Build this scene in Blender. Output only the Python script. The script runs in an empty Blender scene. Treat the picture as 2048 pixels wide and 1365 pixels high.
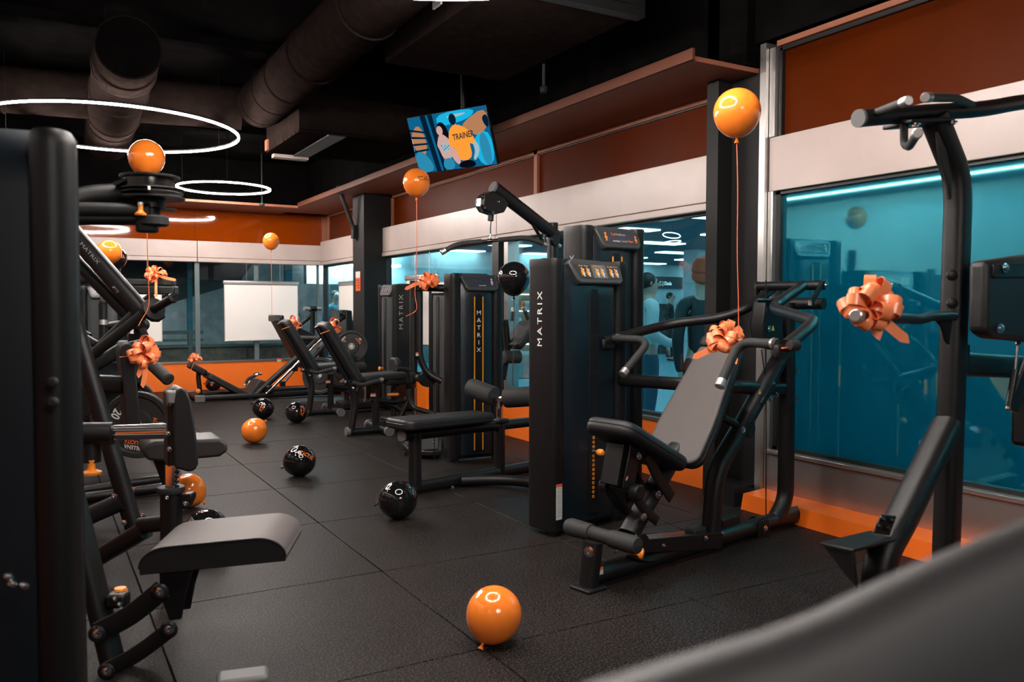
import bpy, math, random
from mathutils import Vector as V, Matrix
random.seed(7)
S = bpy.context.scene
COL = S.collection
# ------------------------------------------------------------------ camera
FPX, YAW, PITCH, ROLL, CAMH = 1658.5, 0.52238, 0.04075, -0.00227, 1.3
FW = V((math.sin(YAW)*math.cos(PITCH), math.cos(YAW)*math.cos(PITCH), -math.sin(PITCH)))
RT0 = V((math.cos(YAW), -math.sin(YAW), 0)); DN0 = FW.cross(RT0)
RT = RT0*math.cos(ROLL) + DN0*math.sin(ROLL); DN = DN0*math.cos(ROLL) - RT0*math.sin(ROLL)
CAM = V((0, 0, CAMH))
cd = bpy.data.cameras.new('camera'); co = bpy.data.objects.new('camera', cd); COL.objects.link(co)
co.matrix_world = Matrix.Translation(CAM) @ Matrix((RT, -DN, -FW)).transposed().to_4x4()
cd.sensor_width = 36; cd.lens = 36*FPX/2048; cd.clip_start = .02; cd.clip_end = 200
cd.dof.use_dof = True; cd.dof.focus_distance = 6.0; cd.dof.aperture_fstop = 4.0
S.camera = co
# ------------------------------------------------------------------ world, exposure
w = bpy.data.worlds.new('world'); S.world = w; w.use_nodes = True
w.node_tree.nodes['Background'].inputs[0].default_value = (.02, .05, .06, 1)
w.node_tree.nodes['Background'].inputs[1].default_value = .25
S.view_settings.view_transform = 'Standard'; S.view_settings.look = 'None'
S.view_settings.gamma = 1; S.view_settings.use_curve_mapping = False
S.view_settings.exposure = 0.75
RING_LIGHT = 180.0          # strength of the ring lamps
MALL_LIGHT = 5.5           # strength of the arcade's ceiling panels

# ------------------------------------------------------------------ pixel -> place
def ray(u, v): return FW + RT*((u-1024)/FPX) + DN*((v-682.5)/FPX)
def F(u, v, z=0.0):
    r = ray(u, v); return CAM + r*((z-CAMH)/r.z)
def PX(u, v, x):
    r = ray(u, v); return CAM + r*(x/r.x)
def PY(u, v, y):
    r = ray(u, v); return CAM + r*(y/r.y)
def PD(u, v, d): return CAM + ray(u, v)*d
class Pl:
    """vertical plane through P, heading ang from +X; off moves it along its far normal"""
    def __init__(s, P, ang):
        s.P = V((P[0], P[1], 0)); s.a = V((math.cos(ang), math.sin(ang), 0)); s.n = V((-s.a.y, s.a.x, 0)); s.ang = ang
    def __call__(s, u, v, off=0.0):
        r = ray(u, v); q = s.P + s.n*off
        return CAM + r*((q-CAM).dot(s.n)/r.dot(s.n))
    def w(s, d, off, z): return s.P + s.a*d + s.n*off + V((0, 0, z))

# ------------------------------------------------------------------ materials
MATS = {}
def mat(name, col, rough=.5, metal=0.0, spec=.5, noise=0.0, scale=40, bump=0.0, bscale=300, emit=None, estr=0, coat=0.0, sss=0):
    m = bpy.data.materials.new(name); m.use_nodes = True; MATS[name] = m
    nt = m.node_tree; b = nt.nodes['Principled BSDF']
    b.inputs['Base Color'].default_value = (*col, 1); b.inputs['Roughness'].default_value = rough
    b.inputs['Metallic'].default_value = metal; b.inputs['Specular IOR Level'].default_value = spec
    b.inputs['Coat Weight'].default_value = coat; b.inputs['Coat Roughness'].default_value = .06
    if emit: b.inputs['Emission Color'].default_value = (*emit, 1); b.inputs['Emission Strength'].default_value = estr
    tc = nt.nodes.new('ShaderNodeTexCoord')
    if noise:
        n = nt.nodes.new('ShaderNodeTexNoise'); n.inputs['Scale'].default_value = scale; n.inputs['Detail'].default_value = 4
        r = nt.nodes.new('ShaderNodeValToRGB')
        r.color_ramp.elements[0].position = .3; r.color_ramp.elements[1].position = .7
        r.color_ramp.elements[0].color = (*[c*(1-noise) for c in col], 1)
        r.color_ramp.elements[1].color = (*[min(1, c*(1+noise)) for c in col], 1)
        nt.links.new(tc.outputs['Object'], n.inputs['Vector']); nt.links.new(n.outputs[0], r.inputs[0]); nt.links.new(r.outputs[0], b.inputs['Base Color'])
    if bump:
        n2 = nt.nodes.new('ShaderNodeTexNoise'); n2.inputs['Scale'].default_value = bscale; n2.inputs['Detail'].default_value = 2
        bp = nt.nodes.new('ShaderNodeBump'); bp.inputs['Strength'].default_value = bump; bp.inputs['Distance'].default_value = .002
        nt.links.new(tc.outputs['Object'], n2.inputs['Vector']); nt.links.new(n2.outputs[0], bp.inputs['Height']); nt.links.new(bp.outputs[0], b.inputs['Normal'])
    return m
def glass(name, tint, refl=.08, rough=0.0, body=None, bodymix=0.0, reflcol=(1, 1, 1)):
    m = bpy.data.materials.new(name); m.use_nodes = True; MATS[name] = m
    nt = m.node_tree; N = nt.nodes; L = nt.links
    for n in list(N): N.remove(n)
    out = N.new('ShaderNodeOutputMaterial'); tr = N.new('ShaderNodeBsdfTransparent'); tr.inputs[0].default_value = (*tint, 1)
    gl = N.new('ShaderNodeBsdfGlossy'); gl.inputs['Roughness'].default_value = rough; gl.inputs[0].default_value = (*reflcol, 1)
    src = tr
    if body:
        tl = N.new('ShaderNodeBsdfTranslucent'); tl.inputs[0].default_value = (*body, 1)
        mx = N.new('ShaderNodeMixShader'); mx.inputs[0].default_value = bodymix
        L.new(tr.outputs[0], mx.inputs[1]); L.new(tl.outputs[0], mx.inputs[2]); src = mx
    lw = N.new('ShaderNodeLayerWeight'); lw.inputs[0].default_value = .5
    pw = N.new('ShaderNodeMath'); pw.operation = 'POWER'; pw.inputs[1].default_value = 5
    ad = N.new('ShaderNodeMath'); ad.operation = 'ADD'; ad.use_clamp = True; ad.inputs[1].default_value = refl
    L.new(lw.outputs['Facing'], pw.inputs[0]); L.new(pw.outputs[0], ad.inputs[0])
    m2 = N.new('ShaderNodeMixShader'); L.new(ad.outputs[0], m2.inputs[0]); L.new(src.outputs[0], m2.inputs[1]); L.new(gl.outputs[0], m2.inputs[2])
    L.new(m2.outputs[0], out.inputs[0])
    return m
def emis(name, col, st):
    m = bpy.data.materials.new(name); m.use_nodes = True; MATS[name] = m
    nt = m.node_tree
    for n in list(nt.nodes): nt.nodes.remove(n)
    o = nt.nodes.new('ShaderNodeOutputMaterial'); e = nt.nodes.new('ShaderNodeEmission')
    e.inputs[0].default_value = (*col, 1); e.inputs[1].default_value = st
    nt.links.new(e.outputs[0], o.inputs[0]); return m
mat('black', (.0065, .0063, .0067), .4, spec=.4, bump=.25, bscale=700)
mat('black_gloss', (.01, .01, .011), .25)
mat('black_flat', (.008, .008, .009), .8, noise=.3, scale=8)
mat('rubber', (.014, .014, .014), .6, bump=.3, bscale=500)
mat('grip', (.02, .02, .02), .7, bump=.5, bscale=420)
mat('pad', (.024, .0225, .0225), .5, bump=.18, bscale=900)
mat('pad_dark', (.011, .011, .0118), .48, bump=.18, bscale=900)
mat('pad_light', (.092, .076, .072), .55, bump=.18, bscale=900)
mat('shroud', (.0032, .0082, .0135), .38, bump=.06, bscale=900)
mat('shroud_grey', (.035, .042, .045), .45)
mat('console', (.03, .034, .036), .3)
mat('console_grey', (.12, .13, .13), .35)
mat('chrome', (.75, .76, .78), .12, metal=1)
mat('steel_dull', (.45, .44, .43), .35, metal=1)
mat('alu', (.62, .6, .58), .35, metal=.9)
mat('grey_plastic', (.13, .125, .125), .5)
mat('orange_knob', (.95, .28, .03), .4)
mat('orange_line', (.75, .3, .02), .4)
mat('orange_print', (.9, .16, .02), .5)
mat('orange_label', (.8, .1, .02), .5)
mat('white_print', (.75, .74, .72), .5)
mat('white_label', (.62, .6, .58), .5)
mat('red_dot', (.7, .02, .02), .5)
mat('grey_print', (.33, .33, .33), .5)
mat('yellow_label', (.85, .55, .03), .5)
mat('ribbon', (1.0, .28, .105), .3, spec=.6)
mat('ribbon_string', (.9, .16, .06), .4)
mat('black_string', (.02, .02, .02), .5)
mat('balloon_orange', (1.0, .24, .026), .16, coat=.5)
mat('balloon_black', (.006, .006, .0065), .08, coat=.6)
mat('white_board', (.8, .76, .72), .6)
mat('white_band', (.46, .375, .34), .35, noise=.06, scale=3)
mat('soffit', (.3, .11, .065), .5, spec=.2)
mat('soffit_dimmed', (.11, .04, .025), .6, spec=.1)  # soffit metal painted darker to offset the lamp light on its edge
mat('orange_wall', (.92, .17, .008), .55, noise=.04, scale=60)
mat('orange_glass', (.21, .032, .001), .04, noise=.05, scale=2)
mat('orange_shaded', (.075, .011, .0004), .4, spec=.03, noise=.1, scale=2)  # orange panels of the right wall, their shade at grazing view put into the colour
mat('orange_skirt', (.95, .17, .012), .4)
mat('dark_frame', (.012, .012, .013), .4)
mat('column_paint', (.0075, .007, .0072), .55, spec=.3, bump=.1, bscale=400)
mat('duct', (.014, .0095, .0083), .7, spec=0.0, noise=.25, scale=12)
mat('ceiling_paint', (.004, .0036, .0036), .9, spec=0.0, noise=.3, scale=6)
mat('wall_dark', (.03, .03, .032), .6)
mat('concrete', (.28, .3, .3), .8, noise=.25, scale=5, bump=.3, bscale=60)
mat('concrete_brown', (.15, .135, .115), .8, noise=.3, scale=12)
mat('mall_floor', (.16, .42, .52), .3, noise=.08, scale=4)
mat('mall_ceiling', (.03, .09, .11), .7)
mat('mall_wall', (.42, .52, .55), .7, noise=.12, scale=3)
mat('mall_dark', (.03, .045, .05), .6)
mat('teal_paint', (.02, .2, .28), .5)
mat('rail', (.1, .14, .145), .5)
mat('skin', (.5, .3, .24), .55)
mat('suit', (.015, .015, .018), .7)
mat('jacket', (.012, .013, .016), .6)
mat('beige_coat', (.4, .34, .26), .8)
mat('beanie', (.6, .08, .03), .9, bump=.6, bscale=80)
mat('hair_dark', (.02, .014, .01), .6)
mat('shirt', (.5, .58, .62), .7)
mat('jeans', (.03, .09, .14), .8)
emis('led', (1.0, .92, .86), RING_LIGHT)
emis('mall_panel', (.82, .97, 1.0), MALL_LIGHT)
emis('sign_glow', (.85, .95, 1.0), .8)
emis('window_lamp', (.15, .85, 1.0), 30.0)
emis('shop_glow', (1.0, .75, .55), 2.0)
emis('line_led', (1, .95, .9), 14)
def floor_mat():
    m = mat('rubber_tile', (.03, .029, .029), .5, spec=.1, bump=.5, bscale=160)
    nt = m.node_tree; b = nt.nodes['Principled BSDF']; tc = nt.nodes.new('ShaderNodeTexCoord')
    gm = nt.nodes.new('ShaderNodeNewGeometry')
    n = nt.nodes.new('ShaderNodeTexNoise'); n.inputs['Scale'].default_value = 120; n.inputs['Detail'].default_value = 1
    n2 = nt.nodes.new('ShaderNodeTexNoise'); n2.inputs['Scale'].default_value = 1.6; n2.inputs['Detail'].default_value = 6
    r = nt.nodes.new('ShaderNodeValToRGB'); e = r.color_ramp.elements
    e[0].position = .46; e[0].color = (.0072, .0057, .0052, 1); e[1].position = .72; e[1].color = (.063, .0525, .049, 1)
    r2 = nt.nodes.new('ShaderNodeValToRGB'); r2.color_ramp.elements[0].color = (.7, .7, .7, 1); r2.color_ramp.elements[1].color = (1.25, 1.22, 1.2, 1)
    mx = nt.nodes.new('ShaderNodeMixRGB'); mx.blend_type = 'MULTIPLY'; mx.inputs[0].default_value = 1
    nt.links.new(gm.outputs['Position'], n.inputs['Vector']); nt.links.new(gm.outputs['Position'], n2.inputs['Vector'])
    nt.links.new(n.outputs[0], r.inputs[0]); nt.links.new(n2.outputs[0], r2.inputs[0])
    nt.links.new(r.outputs[0], mx.inputs[1]); nt.links.new(r2.outputs[0], mx.inputs[2]); nt.links.new(mx.outputs[0], b.inputs['Base Color'])
floor_mat()
def brushed(name, col, rough):
    m = mat(name, col, rough, metal=.85)
    nt = m.node_tree; b = nt.nodes['Principled BSDF']; tc = nt.nodes.new('ShaderNodeNewGeometry')
    mp = nt.nodes.new('ShaderNodeMapping'); mp.inputs['Scale'].default_value = (1, 3, 120)
    n = nt.nodes.new('ShaderNodeTexNoise'); n.inputs['Scale'].default_value = 6
    bp = nt.nodes.new('ShaderNodeBump'); bp.inputs['Strength'].default_value = .12; bp.inputs['Distance'].default_value = .002
    nt.links.new(tc.outputs['Position'], mp.inputs[0]); nt.links.new(mp.outputs[0], n.inputs['Vector']); nt.links.new(n.outputs[0], bp.inputs['Height']); nt.links.new(bp.outputs[0], b.inputs['Normal'])
brushed('brushed_steel', (.55, .5, .48), .32)
glass('glass_clear', (.6, .87, .92), .03)
glass('glass_back', (.78, .86, .87), .02)
glass('glass_film', (.02, .10, .12), .46, 0.03, (.05, .8, .95), .42, (.16, .85, 1.0))

# ------------------------------------------------------------------ mesh builder
def circ(r, n=12, rz=None): return [(r*math.cos(2*math.pi*i/n), (rz or r)*math.sin(2*math.pi*i/n)) for i in range(n)]
def rrect(w, h, r=None, k=3):
    r = min(w, h)*.3 if r is None else min(r, w*.499, h*.499); o = []
    for cx, cy, a0 in ((w/2-r, h/2-r, 0), (-w/2+r, h/2-r, 90), (-w/2+r, -h/2+r, 180), (w/2-r, -h/2+r, 270)):
        for i in range(k+1):
            a = math.radians(a0+90*i/k); o.append((cx+r*math.cos(a), cy+r*math.sin(a)))
    return o
def fillet(pts, rad, k=5):
    pts = [V(p) for p in pts]
    if len(pts) < 3 or not rad: return pts
    out = [pts[0]]
    for i in range(1, len(pts)-1):
        a, b, c = pts[i-1], pts[i], pts[i+1]
        d1 = (a-b); d2 = (c-b); l = min(rad, d1.length*.48, d2.length*.48)
        p, q = b+d1.normalized()*l, b+d2.normalized()*l
        for j in range(k+1):
            t = j/k; out.append(p*(1-t)**2 + b*2*t*(1-t) + q*t*t)
    out.append(pts[-1]); return out
class MB:
    def __init__(s): s.v = []; s.f = []
    def add(s, vs, fs):
        b = len(s.v); s.v += [V(x) for x in vs]; s.f += [[i+b for i in f] for f in fs]; return s
    def loft(s, rings, caps=True, closed=False):
        n = len(rings[0]); vs = [p for r in rings for p in r]; fs = []
        m = len(rings)
        for i in range(m if closed else m-1):
            a, b = i*n, ((i+1) % m)*n
            for j in range(n):
                k = (j+1) % n; fs.append([a+j, a+k, b+k, b+j])
        if caps and not closed:
            fs.append(list(range(n))[::-1]); fs.append([(m-1)*n+j for j in range(n)])
        return s.add(vs, fs)
    def tube(s, pts, r=.02, bend=0, n=12, prof=None, up=(0, 0, 1), caps=True, taper=None, k=5):
        pts = fillet(pts, bend, k); prof = prof or circ(r, n)
        up = V(up); rings = []; m = len(pts); prevx = None
        for i, p in enumerate(pts):
            t = (pts[min(i+1, m-1)] - pts[max(i-1, 0)]).normalized()
            if prevx is None:
                x = t.cross(up)
                if x.length < 1e-3: x = t.cross(V((1, 0, 0)))
            else:
                x = prevx - t*prevx.dot(t)
            x.normalize(); prevx = x; y = x.cross(t)
            c = 1 if taper is None else taper[0]+(taper[1]-taper[0])*i/(m-1)
            rings.append([p + x*(q[0]*c) + y*(q[1]*c) for q in prof])
        return s.loft(rings, caps)
    def cyl(s, a, b, r, n=16, r2=None):
        a, b = V(a), V(b); t = (b-a).normalized(); x = t.orthogonal().normalized(); y = t.cross(x)
        r2 = r if r2 is None else r2
        return s.loft([[p + x*(q[0]) + y*(q[1]) for q in circ(rr, n)] for p, rr in ((a, r), (b, r2))])
    def lathe(s, prof, a, axis, n=20):
        """prof: (radius, height along axis)"""
        a = V(a); t = V(axis).normalized(); x = t.orthogonal().normalized(); y = t.cross(x)
        return s.loft([[a + t*h + x*q[0] + y*q[1] for q in circ(max(r, 1e-4), n)] for r, h in prof])
    def box(s, c, size, ax=None):
        c = V(c); ex, ey, ez = ax or (V((1, 0, 0)), V((0, 1, 0)), V((0, 0, 1)))
        hx, hy, hz = [q/2 for q in size]
        vs = [c + ex*(i*hx) + ey*(j*hy) + ez*(k*hz) for i in (-1, 1) for j in (-1, 1) for k in (-1, 1)]
        return s.add(vs, [[0, 1, 3, 2], [4, 6, 7, 5], [0, 4, 5, 1], [2, 3, 7, 6], [0, 2, 6, 4], [1, 5, 7, 3]])
    def span(s, lo, hi): return s.box([(a+b)/2 for a, b in zip(lo, hi)], [abs(b-a) for a, b in zip(lo, hi)])
    def prism(s, pts, d):
        """outline (3d, planar) swept by vector d"""
        pts = [V(p) for p in pts]; d = V(d); n = len(pts)
        return s.loft([pts, [p+d for p in pts]])
    def torus(s, c, R, prof, axis=(0, 0, 1), n=96):
        c = V(c); t = V(axis).normalized(); x = t.orthogonal().normalized(); y = t.cross(x)
        rings = []
        for i in range(n):
            a = 2*math.pi*i/n; d = x*math.cos(a) + y*math.sin(a)
            rings.append([c + d*(R+q[0]) + t*q[1] for q in prof])
        return s.loft(rings, closed=True)
    def ball(s, c, r, n=16, sq=(1, 1, 1)):
        c = V(c); h = n//2
        return s.loft([[c + V((sq[0]*r*math.sin(math.pi*i/h)*math.cos(2*math.pi*j/n), sq[1]*r*math.sin(math.pi*i/h)*math.sin(2*math.pi*j/n), sq[2]*r*math.cos(math.pi*i/h))) for j in range(n)] for i in [.001]+list(range(1, h))+[h-.001]])
    def ribbon(s, pts, wvec, th=.0006):
        """thin double-sided strip along pts, width vector(s) wvec"""
        pts = [V(p) for p in pts]; m = len(pts); rings = []
        for i, p in enumerate(pts):
            w_ = V(wvec[i] if isinstance(wvec, list) else wvec)
            t = (pts[min(i+1, m-1)] - pts[max(i-1, 0)]).normalized(); nn = t.cross(w_).normalized()*th
            rings.append([p-w_/2-nn, p+w_/2-nn, p+w_/2+nn, p-w_/2+nn])
        return s.loft(rings)
    def build(s, name, material, parent=None, bevel=0, seg=2, sharp=35, sub=0, bang=40):
        me = bpy.data.meshes.new(name)
        off = origin_of(parent)
        me.from_pydata([tuple(p-off) for p in s.v], [], s.f); me.update()
        import bmesh
        bm = bmesh.new(); bm.from_mesh(me); bmesh.ops.recalc_face_normals(bm, faces=bm.faces); bm.to_mesh(me); bm.free()
        for p in me.polygons: p.use_smooth = True
        me.set_sharp_from_angle(angle=math.radians(sharp))
        me.materials.append(MATS[material])
        o = bpy.data.objects.new(name, me); COL.objects.link(o)
        if parent: o.parent = parent
        if bevel:
            b = o.modifiers.new('bevel', 'BEVEL'); b.width = bevel; b.segments = seg; b.limit_method = 'ANGLE'; b.angle_limit = math.radians(bang); b.harden_normals = False
        if sub:
            b = o.modifiers.new('subd', 'SUBSURF'); b.levels = sub; b.render_levels = sub
        return o
def origin_of(p):
    o = V((0, 0, 0))
    while p is not None: o = o + p.location; p = p.parent
    return o
def tag(o, label, cat, group=None, kind=None):
    if label: o['label'] = label
    if cat: o['category'] = cat
    if group: o['group'] = group
    if kind: o['kind'] = kind
    return o
def thing(name, label, cat, loc, group=None):
    o = bpy.data.objects.new(name, None); COL.objects.link(o); o.location = loc; o.empty_display_size = .1
    return tag(o, label, cat, group)
def struct(o, label=None):
    o['kind'] = 'structure'
    if label: o['label'] = label
    return o
def copy_tree(o, parent=None):
    c = o.copy(); COL.objects.link(c); c.parent = parent
    for ch in [x for x in bpy.data.objects if x.parent == o]: copy_tree(ch, c)
    return c
TXT = {}
def text(name, s, size, material, parent, org, ex, ey, wide=1.0, depth=.0008, align='LEFT', bold=0.0, label=None, space=1.0):
    """lettering: org = baseline start, ex = reading direction, ey = up of the letters"""
    cu = bpy.data.curves.new(name, 'FONT'); cu.body = s; cu.size = size; cu.extrude = depth; cu.align_x = align; cu.space_character = space; cu.offset = bold*size; cu.resolution_u = 3
    t = bpy.data.objects.new(name, cu); COL.objects.link(t)
    dg = bpy.context.evaluated_depsgraph_get()
    me = bpy.data.meshes.new_from_object(t.evaluated_get(dg)); bpy.data.objects.remove(t); bpy.data.curves.remove(cu)
    ex, ey = V(ex).normalized(), V(ey).normalized(); ez = ex.cross(ey)
    off = origin_of(parent); org = V(org)
    M = Matrix(((ex.x*wide, ey.x, ez.x, org.x-off.x), (ex.y*wide, ey.y, ez.y, org.y-off.y), (ex.z*wide, ey.z, ez.z, org.z-off.z), (0, 0, 0, 1)))
    me.transform(M); me.materials.clear(); me.materials.append(MATS[material]); me.name = name
    o = bpy.data.objects.new(name, me); COL.objects.link(o); o.parent = parent
    if label: o['label'] = label
    return o
X, Y, Z = V((1, 0, 0)), V((0, 1, 0)), V((0, 0, 1))
# ================================================================== THE ROOM
XR, YB, XL, YF, ZC = 4.13, 13.58, -2.2, -3.2, 3.65
fl = struct(MB().span((XL, YF, -.12), (XR+.1, YB+.2, -.014)).build('floor', 'black_flat'), 'black rubber tile floor of the gym')
TP = 1.06; tile = None
TX0, TY0 = 1.46, 5.93
for i in range(-4, 3):
    for j in range(-9, 8):
        x0, x1 = max(TX0+i*TP, XL), min(TX0+(i+1)*TP, XR+.08); y0, y1 = max(TY0+j*TP, YF), min(TY0+(j+1)*TP, YB+.1)
        if x1-x0 < .03 or y1-y0 < .03: continue
        if x1-x0 > TP-.001 and y1-y0 > TP-.001 and tile:
            t = tile.copy(); COL.objects.link(t); t.location = (x0, y0, 0)
        else:
            t = MB().span((.0022, .0022, -.02), (x1-x0-.0022, y1-y0-.0022, 0)).build('floor_tile', 'rubber_tile', None, bevel=.003, seg=1)
            t.location = (x0, y0, 0)
            if x1-x0 > TP-.001 and y1-y0 > TP-.001: tile = t
        t.parent = fl
ceil = struct(MB().span((XL-.1, YF, ZC), (XR+.4, YB+.4, ZC+.1)).build('ceiling', 'ceiling_paint'), 'black painted ceiling')
# left wall and front wall (behind the camera), seen only in reflections
wl = struct(MB().span((XL-.12, YF, 0), (XL, YB, ZC)).build('wall_left', 'wall_dark'), 'dark left wall of the gym')
MB().span((XL, YF, 1.75), (XL+.03, YB, 2.92)).build('wall_panel', 'white_band', wl)
MB().span((XL, YF, .12), (XL+.03, YB, .42)).build('wall_panel', 'orange_wall', wl)
wf = struct(MB().span((XL, YF-.12, 0), (XR+.2, YF, ZC)).build('wall_front', 'wall_dark'), 'dark wall behind the camera')

# ---- right wall, far section (between the two black columns and the back corner)
Y2 = 4.28
wr = struct(MB().span((XR, Y2, 0), (XR+.1, YB, .43)).build('wall_right', 'orange_wall'), 'orange lower wall along the right side')
MB().span((XR-.015, Y2, .43), (XR+.11, YB, .455)).build('window_sill', 'steel_dull', wr)
# upper: white shutter-box band in lengths, orange back-painted panels above
ys = [Y2+.02, 7.5, 10.72, YB-.02]
for a, b in zip(ys[:-1], ys[1:]):
    o = MB().span((XR, a+.004, 2.045), (XR+.2, b-.004, 2.375)).build('fascia_panel', 'white_band', wr, bevel=.006)
    MB().span((XR-.012, a+.004, 1.985), (XR+.2, b-.004, 2.04)).build('lower_rail', 'white_band', o, bevel=.008)
ys = [Y2, 6.95, 10.72, YB]
for a, b in zip(ys[:-1], ys[1:]):
    o = MB().span((XR+.16, a+.03, 2.38), (XR+.18, b-.03, 2.83)).build('upper_panel', 'orange_shaded', wr)
    MB().span((XR+.13, b-.03, 2.375), (XR+.2, b+.03, 2.83)).build('mullion', 'soffit', o)
    MB().span((XR+.13, a, 2.79), (XR+.2, b, 2.83)).build('head_rail', 'soffit', o)
    MB().span((XR+.145, a, 2.778), (XR+.17, b, 2.79)).build('seal', 'dark_frame', o)
tr = struct(MB().span((3.56, 3.95, 2.83), (XR+.25, YB-.02, 2.86)).build('trim_1', 'soffit'), 'pinkish metal soffit along the right wall')
MB().span((3.54, 3.93, 2.83), (3.56, YB-.8, 2.9)).build('edge_strip', 'soffit_dimmed', tr)
tr = struct(MB().span((XL, 12.82, 2.825), (3.56, YB+.3, 2.86)).build('trim_2', 'soffit'), 'pinkish metal soffit along the back wall')
struct(MB().span((4.0, 3.93, 2.865), (XR+.3, YB+.3, ZC)).build('trim_3', 'ceiling_paint'), 'black bulkhead above the right soffit')
# windows of the far section
def window(n, label, y0, y1, z0, z1, x, g='glass_clear', fr='dark_frame', wid=.05):
    o = struct(MB().span((x-.03, y0, z0), (x+.05, y0+wid, z1)).span((x-.03, y1-wid, z0), (x+.05, y1, z1)).span((x-.03, y0, z1-wid*.6), (x+.05, y1, z1)).span((x-.03, y0, z0), (x+.05, y1, z0+wid*.6)).build('window_%d' % n, fr), label)
    MB().span((x, y0+wid, z0+.02), (x+.008, y1-wid, z1-.02)).build('pane', g, o)
    return o
window(1, 'large window between the two black columns, nearer half', Y2, 7.47, .455, 1.99, XR+.08, wid=.04)
window(2, 'large window beside the far black column', 7.53, 10.75, .455, 1.99, XR+.08, wid=.04)
window(3, 'narrow window in the far corner beyond the black column', 11.2, YB, .455, 1.99, XR+.08)
MB().span((XR-.02, 7.42, .455), (XR+.14, 7.56, 1.99)).build('mullion', 'dark_frame', wr)
MB().span((XR+.0, 7.26, .455), (XR+.13, 7.34, 1.99)).build('mullion', 'alu', wr)
# columns
c1 = tag(MB().span((3.866, 10.72, 0), (XR+.12, 11.17, 3.0)).build('column', 'column_paint'), 'black square column near the back corner', 'column')
c1['kind'] = 'structure'; c1.name = 'trim_4'
n = MB().span((3.86, 10.86, 1.52), (3.867, 11.04, 1.78)).build('notice', 'orange_label', c1); n['label'] = 'orange notice sheet taped to the column'
MB().span((3.858, 10.86, 1.70), (3.861, 11.04, 1.785)).build('notice_header', 'white_label', n)
for k in range(4):
    MB().span((3.8575, 10.89, 1.66-k*.035), (3.861, 11.01-.02*(k % 2), 1.672-k*.035)).build('notice_line', 'dark_frame', n)
MB().tube([(3.83, 11.0, 2.35), (3.62, 11.05, 2.95)], prof=rrect(.07, .05)).build('bracket', 'column_paint', c1)
MB().span((3.80, 10.96, 2.24), (3.88, 11.06, 2.42)).build('bracket_foot', 'column_paint', c1, bevel=.006)
c2 = struct(MB().span((4.0, 4.18, 0), (XR+.2, 4.29, ZC)).build('trim_5', 'column_paint'), 'black steel post beside the frosted window')
c3 = struct(MB().span((4.13, 3.91, 0), (XR+.3, 4.18, ZC)).build('trim_6', 'column_paint'), 'broad black wall panel between the windows')
struct(MB().span((3.93, 3.92, 0), (4.13, 4.18, .13)).build('baseboard_right', 'dark_frame'), 'black plinth at the foot of the panel')
# ---- right wall, near section with blue film window
w1 = struct(MB().span((XR, YF, .1), (XR+.12, 3.855, .37)).build('trim_7', 'brushed_steel'), 'brushed steel plinth under the blue window')
MB().span((XR-.02, YF, .355), (XR+.12, 3.84, .38)).build('plinth_rail', 'brushed_steel', w1, bevel=.004)
sk = struct(MB().prism([(3.93, YF, 0), (4.14, YF, 0), (4.14, YF, .115), (3.95, YF, .1)], (0, 3.86-YF, 0)).build('baseboard_window', 'orange_skirt'), 'orange skirting box under the blue window')
fr = window(4, 'large blue film window beside the pull-up station', YF, 3.815, .38, 2.05, XR+.06, 'glass_film', 'dark_frame', .035)
nb = struct(MB().span((XR, YF, 2.05), (XR+.2, 3.85, 2.395)).build('trim_8', 'white_band', None, bevel=.004), 'white fascia band above the blue window')
up = struct(MB().span((XR+.06, YF, 2.4), (XR+.08, 3.78, 2.94)).build('trim_9', 'orange_shaded'), 'orange glass panel, shade put into its colour, above the white fascia')
MB().span((XR+.03, YF, 2.94), (XR+.15, 3.8, 2.965)).build('seal', 'dark_frame', up)
MB().span((XR+.03, 3.78, 2.395), (XR+.15, 3.805, 2.96)).build('seal', 'dark_frame', up)
MB().span((XR, YF, 2.965), (XR+.15, 3.8, 3.0)).build('head_rail', 'soffit', up)
fu = struct(MB().span((XR-.03, 3.86, .1), (XR+.1, 3.91, 3.0)).build('trim_10', 'alu'), 'aluminium upright at the edge of the blue window')
MB().span((XR+.0, 3.815, .38), (XR+.06, 3.855, 2.05)).build('glazing_bead', 'alu', fu)
MB().span((XR+.0, 3.81, 2.4), (XR+.06, 3.855, 2.965)).build('glazing_bead', 'alu', fu)
struct(MB().span((XR-.06, YF, 3.0), (XR+.3, 4.28, ZC)).build('trim_11', 'ceiling_paint'), 'black bulkhead above the orange panel')
# ---- back wall
wb = struct(MB().span((XL, YB, 0), (XR, YB+.12, .425)).build('wall_back', 'orange_wall'), 'orange lower back wall')
MB().span((XL, YB-.02, .425), (XR, YB+.12, .45)).build('window_sill', 'steel_dull', wb)
MB().span((XL-.1, YB+.25, 2.3), (XR+.3, YB+.35, ZC)).build('upper_wall', 'ceiling_paint', wb)
xs = [XL, .2, 2.2, XR+.1]
for a, b in zip(xs[:-1], xs[1:]):
    o = MB().span((a+.004, YB, 2.06), (b-.004, YB+.2, 2.315)).build('fascia_panel', 'white_band', wb, bevel=.006)
    MB().span((a+.004, YB-.012, 1.99), (b-.004, YB+.2, 2.055)).build('lower_rail', 'white_band', o, bevel=.008)
    o = MB().span((a+.002, YB+.22, 2.315), (b-.002, YB+.24, 2.84)).build('upper_panel', 'orange_glass', wb)
MB().span((XR+.1, YB+.17, 2.31), (XR+.17, YB+.24, 2.84)).build('corner_post', 'soffit', wb)
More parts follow.
